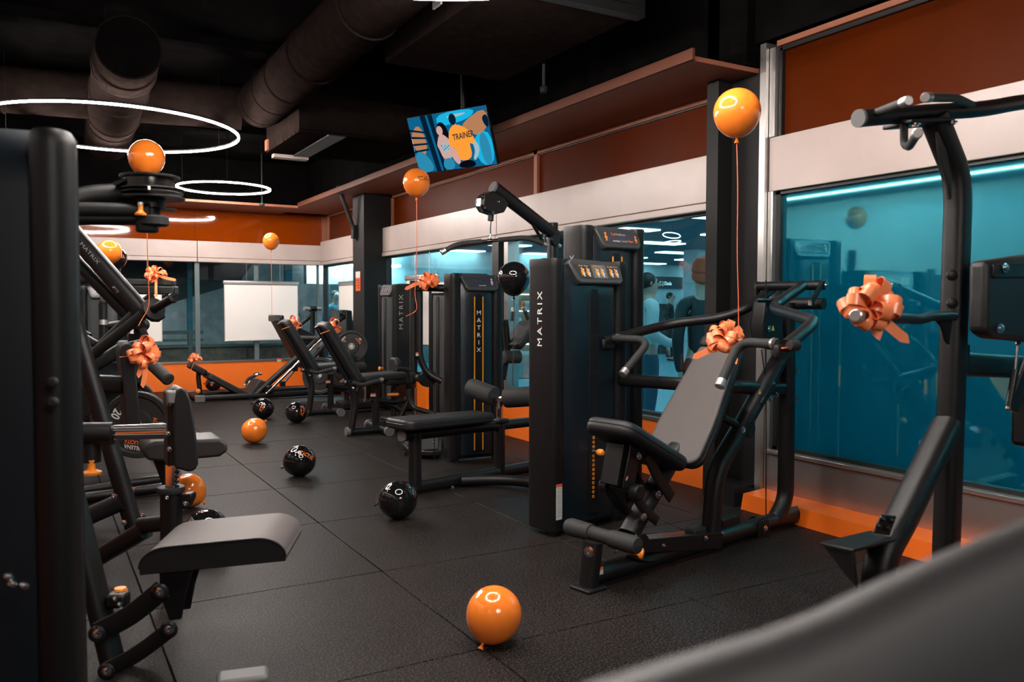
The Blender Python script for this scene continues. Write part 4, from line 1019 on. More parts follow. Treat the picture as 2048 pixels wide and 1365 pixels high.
# ================================================================== LEG EXTENSION MACHINES (two alike)
lg = Pl(F(702, 872)+V((0, .1, 0)), 0.0)
g = lg; a, n = g.a, g.n
le = thing('leg_extension_machine', 'nearer of the two leg machines with leaning black backrests', 'exercise machine', (lg.P.x+.5, lg.P.y, 0), 'leg machines with leaning backrests')
z0 = g(715, 770).z
MB().tube([g.w(-.02, -.1, .04), g.w(.35, -.1, .04)], prof=rrect(.07, .07, .03)).build('foot_bar', 'black', le)
MB().cyl(g.w(-.055, -.1, .045), g.w(-.015, -.1, .045), .045, 14).build('foot_cap', 'grey_plastic', le)
MB().tube([g.w(.0, -.1, .05), g(711, 800, -.1), g(698, 762, -.1)], prof=rrect(.07, .08, .03), bend=.1, up=n).build('rear_post', 'black', le)
MB().tube([g.w(.33, -.28, .045), g.w(.33, .28, .045)], .045, n=14).build('cross_foot', 'black', le)
for s in (-.3, .28): MB().cyl(g.w(.33, s-.02, .045), g.w(.33, s+.02, .045), .05, 14).build('foot_cap', 'grey_plastic', le)
MB().tube([g.w(.3, 0, .06), g.w(.3, 0, z0-.02)], prof=rrect(.06, .07, .02)).build('seat_post', 'black', le)
MB().tube([g.w(.52, .05, .06), g.w(.52, .05, z0-.04)], .03).build('seat_post', 'black', le)
MB().tube([g.w(.72, -.05, .12), g.w(.72, -.05, z0-.06)], .017).build('slide_rod', 'chrome', le)
MB().tube([g.w(.3, 0, .07), g.w(1.2, 0, .07)], prof=rrect(.08, .08, .03)).build('base_beam', 'black', le)
MB().box(g.w(.62, 0, .1), (.42, .3, .08), (a, n, Z)).build('base_cover', 'black', le, bevel=.01)
MB().tube([g.w(.55, 0, .12), g.w(.62, 0, .22), g.w(.7, 0, .42), g.w(.66, 0, .5)], .03, .08).build('curved_tube', 'black', le)
bA, bB = g(641, 648, -.02), g(712, 768, -.02)
bN = (bB-bA).cross(n).normalized(); bN = bN if bN.x < 0 else -bN
pad(le, 'backrest', bA-bN*.06, bB-bN*.06, n, .3, .36, .09, bN, 'pad_dark', .05, .024)
MB().tube([bA+bN*.05, bB+bN*.05+V((.03, 0, -.06))], prof=rrect(.05, .04, .015)).build('backrest_rail', 'black', le)
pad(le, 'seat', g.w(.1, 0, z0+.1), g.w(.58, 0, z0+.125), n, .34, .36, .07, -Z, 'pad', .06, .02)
grip(le, [g(705, 765, -.2), g(722, 771, -.22), g(765, 760, -.22)], .022, .03); 
for u, v in ((690, 764), (706, 776)): disc(le, 'pivot_cap', g(u, v, -.12), n, .028, .05, 'black_gloss', groove=False); bolt(le, g(u, v, -.148), -n, .014)
warn(le, g(741, 794, -.06), a, Z, .055, .035)
MB().lathe([(.012, 0), (.018, .02), (.016, .12), (0, .13)], g(774, 790, -.1), a-n*.1, 10).build('lever_grip', 'orange_knob', le)
# roller and swing arm
rc = g(800, 758, -.05)
MB().lathe([(.05, -.2), (.062, -.19), (.062, .19), (.05, .2), (0, .2)], rc, n*.35+a*.94, 20).build('shin_roller', 'grip', le)
MB().tube([rc+V((.1, 0, -.02)), g(815, 800, 0), g(790, 805, 0), g(740, 800, 0)], .025, .05).build('swing_arm', 'black', le)
MB().tube([g(745, 803, .02), g(790, 812, .02), g(815, 838, 0), g(850, 850, .1)], .02, .08).build('cable_arm', 'black', le)
for o in (.05, .42):
    pA, pB = g(784, 716, o), g(784, 762, o)
    pad(le, 'thigh_pad', V((pA.x, pA.y, pA.z)), V((pA.x, pA.y, pA.z-.3)), n, .2, .2, .07, a, 'pad_dark', .07, .02)
knob(le, g(765, 737, .1), -a-n*.3, .02, .045)
# tower facing the seat
tp_ = Pl((3.78, lg.P.y-.24, 0), math.pi/2)
tt = Pl((3.76, lg.P.y+.28, 0), -math.pi/2)
cl2, sh2 = tower(le, tt, 0, .56, .28, 1.58, 'leg', 'shroud_grey')
text('lettering', 'MATRIX', .075, 'grey_print', cl2, V((3.76+.12, lg.P.y-.2825, 1.02)), Z, -X, wide=1.25, space=1.4)
le2 = copy_tree(le); le2.location = V(le.location)+V((.06, 1.70, 0)); le2['label'] = 'farther of the two leg machines with leaning black backrests'

# ================================================================== LEG PRESS (back)
lp_ = Pl((2.0, 11.85, 0), 0.0); g = lp_; a, n = g.a, g.n
pr = thing('leg_press_machine', 'black angled leg press with chrome rails in front of the back wall', 'exercise machine', (2.9, 12.0, 0))
l0 = g(398, 805)
MB().tube([V((l0.x, l0.y, .05)), V((3.9, 11.85, .05))], prof=rrect(.07, .08, .03)).build('base_rail', 'black', pr)
MB().tube([V((l0.x, l0.y+.55, .05)), V((3.9, 12.4, .05))], prof=rrect(.07, .08, .03)).build('base_rail', 'black', pr)
MB().tube([V((l0.x, l0.y-.06, .05)), V((l0.x, l0.y+.62, .05))], prof=rrect(.09, .08, .03)).build('cross_foot', 'black', pr)
for s in (-.08, .64): MB().box((l0.x, l0.y+s, .05), (.14, .03, .1)).build('foot_cap', 'grey_plastic', pr, bevel=.015)
MB().tube([g(402, 798, .28), g(396, 752, .28), g(400, 735, .28)], prof=rrect(.06, .07, .02), up=n, bend=.08).build('back_post', 'black', pr)
knob(pr, g(397, 782, .22), -n-a*.3, .03, .05)
lA, lB = g(376, 733, .28), g(487, 792, .28)
lN = (lB-lA).cross(n).normalized(); lN = lN if lN.z < 0 else -lN
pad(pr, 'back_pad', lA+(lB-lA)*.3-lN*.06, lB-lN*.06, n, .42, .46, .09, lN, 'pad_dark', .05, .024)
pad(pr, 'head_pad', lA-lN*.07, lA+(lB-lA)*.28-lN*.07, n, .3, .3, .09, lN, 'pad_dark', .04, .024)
sq = [g(488, 792, .28), g(512, 757, .28), g(528, 762, .28), g(503, 798, .28)]
MB().prism([p-n*.22 for p in sq], n*.44).build('seat', 'pad', pr, bevel=.02)
grip(pr, [g(489, 772, .0), g(497, 757, .0), g(515, 750, .0)], .02, .03, (True, True)); grip(pr, [g(498, 766, .56), g(510, 748, .56), g(522, 748, .56)], .02, .03, (True, True))
def rails(o):
    A, B = g(500, 800, o), g(690, 630, o)
    MB().tube([A, B], prof=rrect(.085, .085, .035)).build('incline_rail', 'black', pr)
    MB().tube([g(532, 788, o-.09), g(655, 668, o-.09)], .022, n=14).build('chrome_rail', 'chrome', pr)
    MB().box(g(538, 778, o-.05), (.1, .12, .1)).build('rail_stop', 'black', pr, bevel=.015)
rails(0.02); rails(.56)
MB().tube([g(683, 634, -.02), g(678, 626, .28), g(676, 630, .58)], prof=rrect(.06, .12, .03), bend=.2).build('top_bridge', 'black', pr)
MB().prism([g(692, 620, -.05), g(704, 622, -.05), g(706, 700, -.05), g(693, 700, -.05)], n*.7).build('rear_tower', 'black', pr, bevel=.01)
MB().tube([g(640, 695, .1), V((3.75, 11.95, .1))], prof=rrect(.08, .08, .03)).build('rear_leg', 'black', pr)
# sled with foot plate
fpn = [g(537, 634, -.02), g(545, 628, -.02), g(562, 640, -.02), g(640, 742, -.02)]
fA, fB = g(552, 640, .28), g(605, 738, .28)
fN = (fB-fA).cross(n).normalized(); fN = fN if fN.x < 0 else -fN
MB().prism([p+n*o for p, o in ((fA, -.38), (fB, -.38), (fB, .38), (fA, .38))], -fN*.035).build('foot_plate', 'rubber', pr, bevel=.01)
MB().box(fA+Z*.02, (.06, .7, .1)).build('plate_lip', 'black', pr, bevel=.02)
MB().prism([g(585, 650, .0), g(628, 668, .0), g(640, 690, .0), g(600, 700, .0)], n*.03).build('sled_side', 'black', pr, bevel=.01)
MB().prism([g(585, 650, .5), g(628, 668, .5), g(640, 690, .5), g(600, 700, .5)], n*.03).build('sled_side', 'black', pr, bevel=.01)
hb = g(625, 618, .25)
MB().tube([g(625, 672, .25), hb], prof=rrect(.07, .06, .02), up=n).build('handle_post', 'black', pr)
MB().tube([g(588, 660, .25), g(622, 632, .25)], .03).build('handle_strut', 'black', pr)
MB().cyl(hb-V((.14, .05, 0)), hb+V((.14, .05, 0)), .03, 14).build('weight_horn', 'alu', pr)
MB().cyl(hb-V((.05, .02, 0)), hb+V((.05, .02, 0)), .045, 14).build('horn_hub', 'black', pr)
MB().tube([g(600, 675, -.1), g(632, 676, -.1)], .025).build('weight_horn', 'steel_dull', pr)
MB().tube([g(568, 765, .0), g(588, 742, .0)], .02).build('safety_strut', 'steel_dull', pr)
for u, v in ((565, 768), (590, 738)): MB().box(g(u, v, -.02), (.07, .08, .07)).build('strut_bracket', 'black', pr, bevel=.01)
MB().tube([g(618, 725, -.0), g(650, 690, -.0)], .03).build('counter_strut', 'black', pr)
warn(pr, g(554, 724, -.03), a, Z, .06, .05)
# ================================================================== LEFT FOREGROUND: PEC FLY
D1 = 1.75
t1 = PD(140, 700, D1)
pf = thing('pec_fly_machine', 'tall dark weight tower machine at the left edge with grey seat', 'exercise machine', (t1.x+.35, t1.y+.6, 0))
sp1 = Pl(PD(1024, 700, 1.72), -YAW)
Hn = PD(105, 272, 1.74).z
ws_ = []
# near tower: oval upright plus navy shroud behind it
cpos = PD(97, 700, 1.74)
rings = []
fu, fv = RT0, V((FW.x, FW.y, 0)).normalized()
for z, k in ((.02, .97), (.05, 1), (Hn-.05, 1), (Hn-.02, 1.02), (Hn, .98), (Hn+.012, .8)):
    rings.append([V((cpos.x, cpos.y, z))+fu*(q[0]*k)+fv*(q[1]*k+.03) for q in rrect(.08, .1, .04, 5)])
up1 = MB().loft(rings).build('upright', 'black', pf, sharp=40)
for v in (765, 805): MB().lathe([(.011, 0), (.011, .004), (.007, .008), (0, .009)], PD(107, v, 1.70), -fv, 14).build('plug', 'rubber', up1)
rings = []
for z, ins in ((.06, 0), (Hn-.12, 0), (Hn-.05, .012), (Hn-.01, .04), (Hn+.025, .1)):
    c = V((cpos.x, cpos.y, z))
    rings.append([c+fu*x+fv*y for x, y in ((-.035, .0+ins), (-.12, -.035+ins), (-.25, -.05+ins), (-.45, -.035+ins), (-.55, .0+ins), (-.55, .2), (-.035, .2))])
MB().loft(rings).build('shroud', 'shroud', pf, sharp=60)
for u, v, l in ((14, 1152, .02), (22, 1166, .02), (46, 1170, .035)): MB().lathe([(.008, 0), (.009, .01), (.006, .02), (0, .022)], PD(u, v, 1.62), RT0*.7-FW*.7, 10).build('bolt', 'chrome', pf)
# overhead frame and cams
SD = 2.85
def s_(u, v, o=0): return PD(u, v, SD+o)
MB().tube([s_(60, 440, -.1), s_(170, 392, 0), s_(245, 389, .05), s_(290, 393, .05)], .038, .12, 18).build('overhead_arm', 'black', pf)
MB().tube([s_(60, 421, -.1), s_(300, 424, 0)], .030, n=16).build('overhead_arm', 'black', pf)
MB().tube([s_(60, 438, -.1), s_(300, 438, 0)], .022, n=14).build('overhead_arm', 'black', pf)
cc = s_(300, 380, .05)
def cam_disc(u, v, r, th, nm='cam_disc', m='black'):
    MB().lathe([(0, -th/2), (r, -th/2), (r*1.01, 0), (r, th/2), (0, th/2)], s_(u, v, .05), (.0, .0, 1), 32).build(nm, m, pf)
cam_disc(300, 355, .098, .008); cam_disc(298, 368, .082, .03, 'cam_drum', 'black_gloss'); cam_disc(305, 380, .105, .006); cam_disc(305, 387, .1, .006); cam_disc(306, 397, .105, .007)
cam_disc(300, 408, .05, .03, 'hub'); 
MB().prism([s_(222, 366, -.02), s_(262, 352, -.02), s_(262, 356, -.02), s_(230, 372, -.02)], FW*.05).build('cam_tail', 'black', pf)
MB().cyl(s_(300, 398, .05), s_(300, 440, .05), .035, 18).build('pivot_post', 'black', pf)
MB().lathe([(.045, 0), (.05, -.006), (.05, -.03), (.042, -.035), (0, -.035)], s_(307, 432, .0), Z, 20).build('bumper', 'rubber', pf)
MB().lathe([(.034, 0), (.038, -.006), (.036, -.034), (.03, -.038), (0, -.038)], s_(294, 443, .0), Z, 20).build('bumper', 'rubber', pf)
cam_disc(332, 420, .035, .006)
k_ = MB().lathe([(.008, 0), (.008, -.012), (.01, -.02), (.019, -.028), (.018, -.034), (0, -.035)], s_(281, 411, -.05), Z, 16).build('pull_knob', 'orange_knob', pf)
MB().cyl(s_(281, 405, -.05), s_(281, 411, -.05), .009, 12).build('knob_collar', 'alu', pf)
MB().box(s_(298, 376, -.07), (.008, .006, .012)).build('clip', 'alu', pf)
# frame tube down to the floor and seat linkage
m0_, m1_ = s_(122, 900, .12), s_(240, 1385, .12)
MB().tube([s_(112, 820, .1), m0_, m1_, V((m1_.x+.02, m1_.y, 0))], prof=rrect(.07, .085, .032, 4), bend=.05).build('seat_mast', 'black', pf, sharp=50)
sf, sr = s_(300, 1085, 0), s_(560, 1058, 0)
seat_dir = V((1, -.05, 0)).normalized(); across = V((-.05, -1, 0)).normalized()
zs = s_(420, 1070).z
ca = s_(415, 1078, 0)
# seat runs to the right, its width points away from the camera
SL = Pl(s_(282, 1120, -.0), math.radians(-26))
g = SL; a, n = g.a, g.n
A0, B0 = g(279, 1108, 0), g(571, 1080, 0)
wseat = .30
nw = (Z*.05+n).normalized()
top0 = A0+Z*.045
outl = []
ln_ = (B0-A0).length; tdir = (B0-A0).normalized()
# side profile of the cushion (rounded at both ends, flat bottom), extruded across
h_ = .09
prof = [(0, 0), (ln_, 0), (ln_+.006, .02)]
for i in range(9):
    t = math.pi/2*i/8; prof.append((ln_-.1+.1*math.cos(t)+.004, .022+(h_-.022)*math.sin(t)))
for i in range(9):
    t = math.pi/2*i/8; prof.append((.1-.1*math.sin(t), .022+(h_-.022)*math.cos(t)))
udir = (Z - tdir*tdir.z).normalized()
base_ = g(280, 1152, 0)
P_ = [base_+tdir*(x-.002)+udir*y for x, y in prof]
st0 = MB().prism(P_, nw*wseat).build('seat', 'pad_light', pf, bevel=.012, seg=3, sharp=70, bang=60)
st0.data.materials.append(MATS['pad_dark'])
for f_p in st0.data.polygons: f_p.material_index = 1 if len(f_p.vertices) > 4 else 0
pts = [p-nw*.001+(p-(base_+tdir*ln_/2+udir*.05)).normalized()*-.004 for p in P_]
MB().tube([p for p in P_[2:]], .003, n=6).build('seam', 'pad_dark', pf)
sb = [g(318, 1145, .02), g(386, 1140, .02), g(371, 1190, .02), g(362, 1240, .02), g(338, 1243, .02), g(318, 1185, .02)]
MB().prism(sb, n*.012).build('seat_bracket', 'black', pf, bevel=.004)
MB().prism([p+n*.1 for p in sb], n*.012).build('seat_bracket', 'black', pf, bevel=.004)
def lnk(pts, o, wd):
    MB().tube(fillet([g(u, v, o) for u, v in pts], .15, 6), prof=rrect(.014, wd, .006, 2), up=Z).build('link_arm', 'black', pf)
for o in (-.03, .14):
    lnk([(196, 1265), (258, 1235), (325, 1180)], o, .07); lnk([(212, 1342), (275, 1310), (342, 1258)], o, .055)
for u, v in ((195, 1268), (321, 1184), (339, 1259), (214, 1343)):
    MB().lathe([(.028, 0), (.03, .006), (.024, .012), (0, .013)], g(u, v, -.04), -n, 18).build('pivot_cap', 'black_gloss', pf); bolt(pf, g(u, v, -.052), -n, .014)
MB().box(g(236, 1200, .12), (.07, .06, .05), (a, n, Z)).build('lock_block', 'black', pf, bevel=.01)
k_ = MB().lathe([(.01, 0), (.012, .02), (.024, .03), (.02, .04), (0, .041)], g(241, 1198, .15), Z, 16).build('pull_knob', 'orange_knob', pf)
for u, v in ((231, 1198), (240, 1209), (244, 1219)): bolt(pf, g(u, v, .085), -n, .008)
warn(pf, g(327, 1220, .09), a*.3+Z*.9, -a, .03, .008)
# grey foot block at the bottom edge
fb = F(470, 1352)
tag(MB().box((fb.x+.0, fb.y-.13, .03), (.17, .1, .06), (V((.93, -.2, 0)).normalized(), V((.2, .93, 0)).normalized(), Z)).build('foot_block', 'grey_plastic', None, bevel=.015, seg=3), 'grey block on the floor at the bottom edge of the picture', 'block')

# ================================================================== LEFT: CHEST SUPPORTED ROW (adjustable pad on chrome slide)
RD = 3.75
def r_(u, v, o=0): return PD(u, v, RD+o)
rw = thing('row_machine', 'black row machine with upright grey chest pad on a chrome slide', 'exercise machine', V((r_(342, 1000).x, r_(342, 1000).y, 0)))
pb = r_(342, 1000)
MB().tube([r_(60, 868, -.05), r_(226, 868, 0)], .052, n=20).build('outer_sleeve', 'black', rw)
MB().tube([r_(220, 866, 0), r_(345, 862, 0)], prof=rrect(.045, .07, .016, 3)).build('chrome_slide', 'chrome', rw, sharp=40)
for k in range(3): MB().tube([r_(226, 853+k*9, -.024), r_(343, 851+k*9, -.024)], .003, n=6).build('slide_groove', 'steel_dull', rw)
pw = V((FW.x, FW.y, 0)).normalized()
cp0 = [(u_, v_) for u_, v_ in ((348, 800), (352, 782), (362, 776), (372, 780), (382, 800), (390, 850), (397, 900), (397, 930), (390, 942), (378, 945), (352, 938), (348, 930))]
ch = MB().prism([r_(u, v, -.09) for u, v in cp0], Y*.22).build('chest_pad', 'pad_dark', rw, bevel=.02, seg=4, sharp=60)
MB().prism([r_(335, 788, -.06), r_(350, 776, -.06), r_(352, 930, -.06), r_(336, 935, -.06)], Y*.14).build('pad_bracket', 'black', rw, bevel=.006)
MB().box(r_(344, 795, -.07), (.05, .05, .06)).build('bracket_cap', 'grey_plastic', rw, bevel=.01)
for u, v in ((339, 808), (340, 899), (337, 868)): bolt(rw, r_(u, v, -.07), -pw-RT0*.4, .011)
MB().tube([r_(343, 930), r_(343, 985)], prof=rrect(.04, .05, .012), up=RT0).build('chrome_post', 'chrome', rw, sharp=40)
for k in range(4): MB().box(r_(355, 945+k*9, -.01), (.012, .02, .008)).build('notch', 'black', rw)
MB().tube([r_(342, 982), V((pb.x, pb.y, .0))], prof=rrect(.09, .085, .03, 4), up=RT0).build('post_sleeve', 'black', rw, sharp=50)
MB().lathe([(.058, -.012), (.062, 0), (.058, .014), (.04, .018)], r_(342, 980), Z, 20).build('sleeve_collar', 'rubber', rw)
MB().prism([r_(363, 990, -.02), r_(383, 988, -.02), r_(383, 1000, -.02), r_(374, 1018, -.02), r_(363, 1020, -.02)], pw*.06).build('lock_housing', 'black', rw, bevel=.006)
bolt(rw, r_(372, 1008, -.025), -pw, .011); bolt(rw, r_(335, 996, -.05), -pw, .009)
MB().tube([r_(280, 1052, .05), r_(330, 1047)], prof=rrect(.05, .07, .02)).build('cross_tube', 'black', rw)
MB().cyl(r_(183, 885), r_(183, 925), .04, 16).build('pin_housing', 'black', rw)
MB().lathe([(.02, 0), (.016, -.03), (.02, -.045), (.042, -.055), (.04, -.066), (0, -.068)], r_(183, 920, -.02), Z, 18).build('pull_knob', 'orange_knob', rw)
MB().tube([r_(290, 1060, .05), V((r_(180, 1075, .2).x, r_(180, 1075, .2).y, .08)), V((r_(60, 1075, .2).x, r_(60, 1075, .2).y, .08))], prof=rrect(.07, .08, .02)).build('base_tube', 'black', rw)

# ================================================================== LEFT: PLATE LOADED PRESS
PDp = 4.75
def p_(u, v, o=0): return PD(u, v, PDp+o)
pl_ = thing('plate_loaded_press', 'black plate-loaded press with crossing slanted beams and upright backrest', 'exercise machine', V((p_(285, 1000).x, p_(285, 1000).y, 0)))
mf = F(296, 1092)
MB().tube([p_(112, 470, 0), p_(132, 590, 0), V((p_(270, 1090).x, p_(270, 1090).y, 0.02))], prof=rrect(.08, .1, .036, 4), bend=.2).build('mast', 'black', pl_, sharp=50)
MB().tube([p_(150, 1045, -.05), p_(245, 1003, -.02)], prof=rrect(.1, .1, .035, 4)).build('brace', 'black', pl_, sharp=50)
MB().tube([F(145, 1012)+Z*.04, F(345, 985)+Z*.04], prof=rrect(.07, .07, .03)).build('base_rail', 'black', pl_)
MB().tube([F(150, 1000)+Z*.05, F(240, 985)+Z*.05, F(360, 968)+Z*.05], prof=rrect(.07, .07, .03)).build('base_rail', 'black', pl_)
for u, v in ((229, 993), (269, 979), (286, 1031), (248, 1046), (335, 995)): bolt(pl_, p_(u, v, -.1), -pw, .013)
MB().tube([p_(190, 768, .3), p_(250, 770, .3)], prof=rrect(.1, .11, .03)).build('back_support', 'black', pl_)
bp0 = [(239, 705), (243, 693), (252, 688), (262, 688), (268, 698), (282, 850), (279, 858), (258, 860), (253, 856), (244, 745)]
MB().prism([p_(u, v, .2) for u, v in bp0], Y*.32).build('backrest', 'pad_dark', pl_, bevel=.024, seg=4, sharp=60)
MB().prism([p_(u, v, .17) for u, v in ((285, 905), (292, 890), (310, 884), (440, 878), (455, 886), (457, 903), (440, 915), (330, 925), (295, 922))], Y*.32).build('seat', 'pad', pl_, bevel=.02, seg=4, sharp=60)
MB().tube([p_(320, 915, .3), V((p_(360, 960, .3).x, p_(360, 960, .3).y, .05))], prof=rrect(.06, .08, .02)).build('seat_post', 'black', pl_)
MB().tube([F(352, 960)+Z*.04, F(300, 900)+Z*.04], prof=rrect(.07, .07, .03)).build('base_rail', 'black', pl_)
# crossing beams with lettering
BD = 5.6
def b_(u, v, o=0): return PD(u, v, BD+o)
bm = MB().tube([b_(110, 425), b_(285, 625)], prof=rrect(.115, .115, .045, 4)).build('upper_beam', 'black', pl_, sharp=50)
d_ = (b_(285, 625)-b_(110, 425)).normalized(); up_ = (-FW).cross(d_).normalized()
text('lettering', 'MATRIX', .034, 'grey_print', bm, b_(163, 484, -.068)-up_*.02, d_, up_, wide=1.5)
MB().tube([b_(120, 490, .1), b_(260, 635, .1)], prof=rrect(.07, .085, .034, 4)).build('upper_beam', 'black', pl_, sharp=50)
fr_ = [(224, 574), (229, 573), (238, 584), (233, 586)]
MB().prism([b_(u, v, -.06) for u, v in fr_], -FW*.002).build('rating_plate', 'alu', pl_)
MB().prism([b_(225.5+(u-224)*.72+.6, 576+(v-574)*.68+.6, -.063) for u, v in fr_], -FW*.002).build('plate_field', 'black', pl_)
MB().tube([b_(278, 622), b_(190, 706)], prof=rrect(.075, .08, .034, 4)).build('lower_beam', 'black', pl_, sharp=50)
MB().tube([b_(285, 630, -.15), b_(175, 718, -.15)], prof=rrect(.06, .07, .03, 4)).build('lower_beam', 'black', pl_, sharp=50)
MB().tube([b_(150, 665), b_(192, 690)], .03).build('cross_tube', 'black', pl_); MB().tube([b_(150, 655, .3), b_(180, 672, .3)], .02).build('cross_tube', 'black', pl_)
MB().tube([b_(285, 632), b_(345, 597, -.25)], .028, n=16).build('weight_horn', 'black', pl_)
MB().lathe([(.05, 0), (.075, .01), (.075, .05), (.05, .06)], b_(302, 622, -.05), b_(345, 597, -.25)-b_(285, 632), 18).build('horn_collar', 'rubber', pl_)
MB().lathe([(.03, -.01), (.034, 0), (.03, .015), (.012, .016), (.01, .01), (0, .01)], b_(345, 597, -.25), b_(345, 597, -.25)-b_(285, 632), 16).build('horn_cap', 'black_gloss', pl_)
MB().prism([b_(290, 632, -.05), b_(312, 622, -.05), b_(318, 634, -.05), b_(302, 645, -.05), b_(296, 640, -.05)], FW*.12).build('handle_stub', 'rubber', pl_, bevel=.01)
MB().tube([b_(276, 615, .4), b_(302, 594, .3)], .03).build('weight_horn', 'black', pl_)
MB().lathe([(.02, 0), (.042, .01), (.044, .25), (.03, .26), (0, .26)], b_(302, 728, .3), RT0*.72+DN0*.42-FW*.55, 18).build('foam_roller', 'grip', pl_)
MB().tube([b_(302, 730, .3), b_(298, 690, .35), b_(285, 660, .4)], .025, .05).build('roller_arm', 'black', pl_)
MB().tube([b_(170, 745, .2), b_(240, 700, .3), b_(290, 690, .4)], prof=rrect(.06, .09, .02)).build('lever_arm', 'black', pl_)
MB().tube([b_(220, 655, .7), b_(262, 648, .7), b_(286, 650, .7)], .04).build('carriage_tube', 'black', pl_)
MB().lathe([(.03, 0), (.05, .01), (.05, .03), (.02, .035), (.018, .03), (0, .03)], b_(286, 650, .65), -FW+RT0*.3, 16).build('tube_cap', 'black_gloss', pl_)
MB().tube([b_(268, 668, .8), b_(264, 700, .8)], .04).build('carriage_leg', 'black', pl_); MB().tube([b_(278, 655, .8), b_(279, 690, .8)], .04).build('carriage_leg', 'black', pl_)
for v, h in ((700, 40), (735, 60)): MB().box(b_(205, v+10, 1.0), (.6, .25, .22)).build('cover', 'shroud', pl_, bevel=.03, seg=3)

# ================================================================== WEIGHT PLATES
for u_, v_, d_ in ((703, 693, 10.7), (684, 745, 10.9), (640, 752, 11.6)):
    MB().cyl(PD(u_, v_, d_-.06), PD(u_, v_, d_+.75), .024, 12).build('weight_horn', 'steel_dull', pr)
def plate(label, P, ax, r, num, m2='orange_print', txt=None, th=.05, roll=0.0):
    ax = V(ax).normalized(); P = V(P)
    root = thing('weight_plate', label, 'weight plate', P, 'black rubber weight plates')
    MB().lathe([(.03, -th*.5), (r*.42, -th*.5), (r*.46, -th*.25), (r*.8, -th*.25), (r*.86, -th*.5), (r*.98, -th*.5), (r, -th*.3), (r, th*.3), (r*.98, th*.5), (r*.86, th*.5), (r*.8, th*.25), (r*.46, th*.25), (r*.42, th*.5), (.03, th*.5)], P, ax, 44).build('disc', 'rubber', root, sharp=30)
    MB().torus(P+ax*th*.5, .036, circ(.006, 6), ax, 24).build('hub_ring', 'steel_dull', root)
    ex = Z.cross(ax).normalized(); ey = ax.cross(ex)
    c, s = math.cos(roll), math.sin(roll); e1, e2 = ex*c+ey*s, ey*c-ex*s
    q = P+ax*(th*.25+.002)
    if num: text('lettering', num, r*.36, 'white_print', root, q-e2*r*.78, e1, e2, wide=.8, align='CENTER', bold=.02)
    for k, (w1, w2, an) in enumerate(txt or ()):
        b1, b2 = e1*math.cos(an)+e2*math.sin(an), e2*math.cos(an)-e1*math.sin(an)
        text('lettering', w1, r*.17, 'white_print', root, q+b2*r*.63, b1, b2, wide=.8, align='CENTER', bold=.015)
        text('lettering', w2, r*.17, m2, root, q+b2*r*.47, b1, b2, wide=.8, align='CENTER', bold=.015)
    return root
fx = (-FW+RT0*.1); fx.z = 0
plate('weight plate marked 10 on the left press', PD(141, 785, 6.35), fx, .225, '10', txt=(('PIÙ', 'FIT', .9), ('SS', 'ITA', -1.4)), roll=.35)
plate('weight plate marked 20 low behind the upright backrest', PD(275, 850, 6.05), fx, .245, '20', txt=(('FIT', 'ACTIVE', .5), ('ALLENA', 'FELICITÀ', -1.25)), roll=-2.09)
plate('weight plate standing behind the plate marked 20', PD(255, 812, 6.7), fx, .225, None, txt=(('FIT', 'ACTIVE', -.4),))
plate('weight plate with orange lettering on the leg press horn', PD(703, 693, 10.7), -FW+RT0*.2, .205, '10', txt=(('FIT', 'ACTIVE', -.9), ('ALLENA', 'SS', .9)))
plate('weight plate low on the far side of the leg press', PD(684, 745, 10.9), -FW+RT0*.3, .22, None, txt=(('FIT', 'ACTIVE', -.9),))
plate('weight plate leaning behind the farther leg machine', PD(640, 752, 11.6), -FW-RT0*.2, .26, None, txt=(('FIT', 'ACTIVE', 1.2),))

# ================================================================== LEFT, FAR: TOWER MACHINE WITH PADDED BAR
FD = 9.2
def f_(u, v, o=0): return PD(u, v, FD+o)
fm = thing('shoulder_press_machine', 'grey-green tower machine with a horizontal padded bar behind the left press', 'exercise machine', V((f_(190, 700).x, f_(190, 700).y, 0)))
ft = Pl(f_(160, 700), -.25)
cl3, sh3 = tower(fm, ft, -.02, .5, .25, f_(170, 572).z, 'leg', 'shroud_grey')
fN_ = [(215, 556), (345, 560), (345, 572), (215, 570)]
MB().prism([f_(u, v, .1) for u, v in fN_], pw*.12).build('padded_bar', 'pad_dark', fm, bevel=.015)
MB().prism([f_(u, v, .05) for u, v in ((208, 570), (348, 573), (348, 590), (208, 588))], pw*.14).build('lower_bar', 'black', fm, bevel=.015)
MB().tube([f_(207, 575), V((f_(207, 690).x, f_(207, 690).y, .02))], .035).build('side_post', 'black', fm)
MB().cyl(f_(207, 640), f_(207, 650), .045, 14).build('grip_ring', 'alu', fm)
grip(fm, [f_(222, 583, -.1), f_(207, 599, -.3)], .03, 0)
MB().tube([f_(140, 562), f_(185, 555)], prof=rrect(.05, .1, .02)).build('press_lever', 'black', fm)
MB().tube([f_(150, 560), f_(155, 585), f_(148, 600)], prof=rrect(.05, .08, .02)).build('press_lever', 'black', fm)
for u, v in ((155, 580), (187, 556), (150, 556)): MB().lathe([(.04, 0), (.045, .02), (.02, .03), (0, .03)], f_(u, v, -.1), -FW, 14).build('pivot_cap', 'black_gloss', fm)
MB().lathe([(.03, 0), (.045, .02), (.045, .04), (0, .05)], f_(146, 605, -.12), -FW+RT0, 14).build('pull_knob', 'orange_knob', fm)
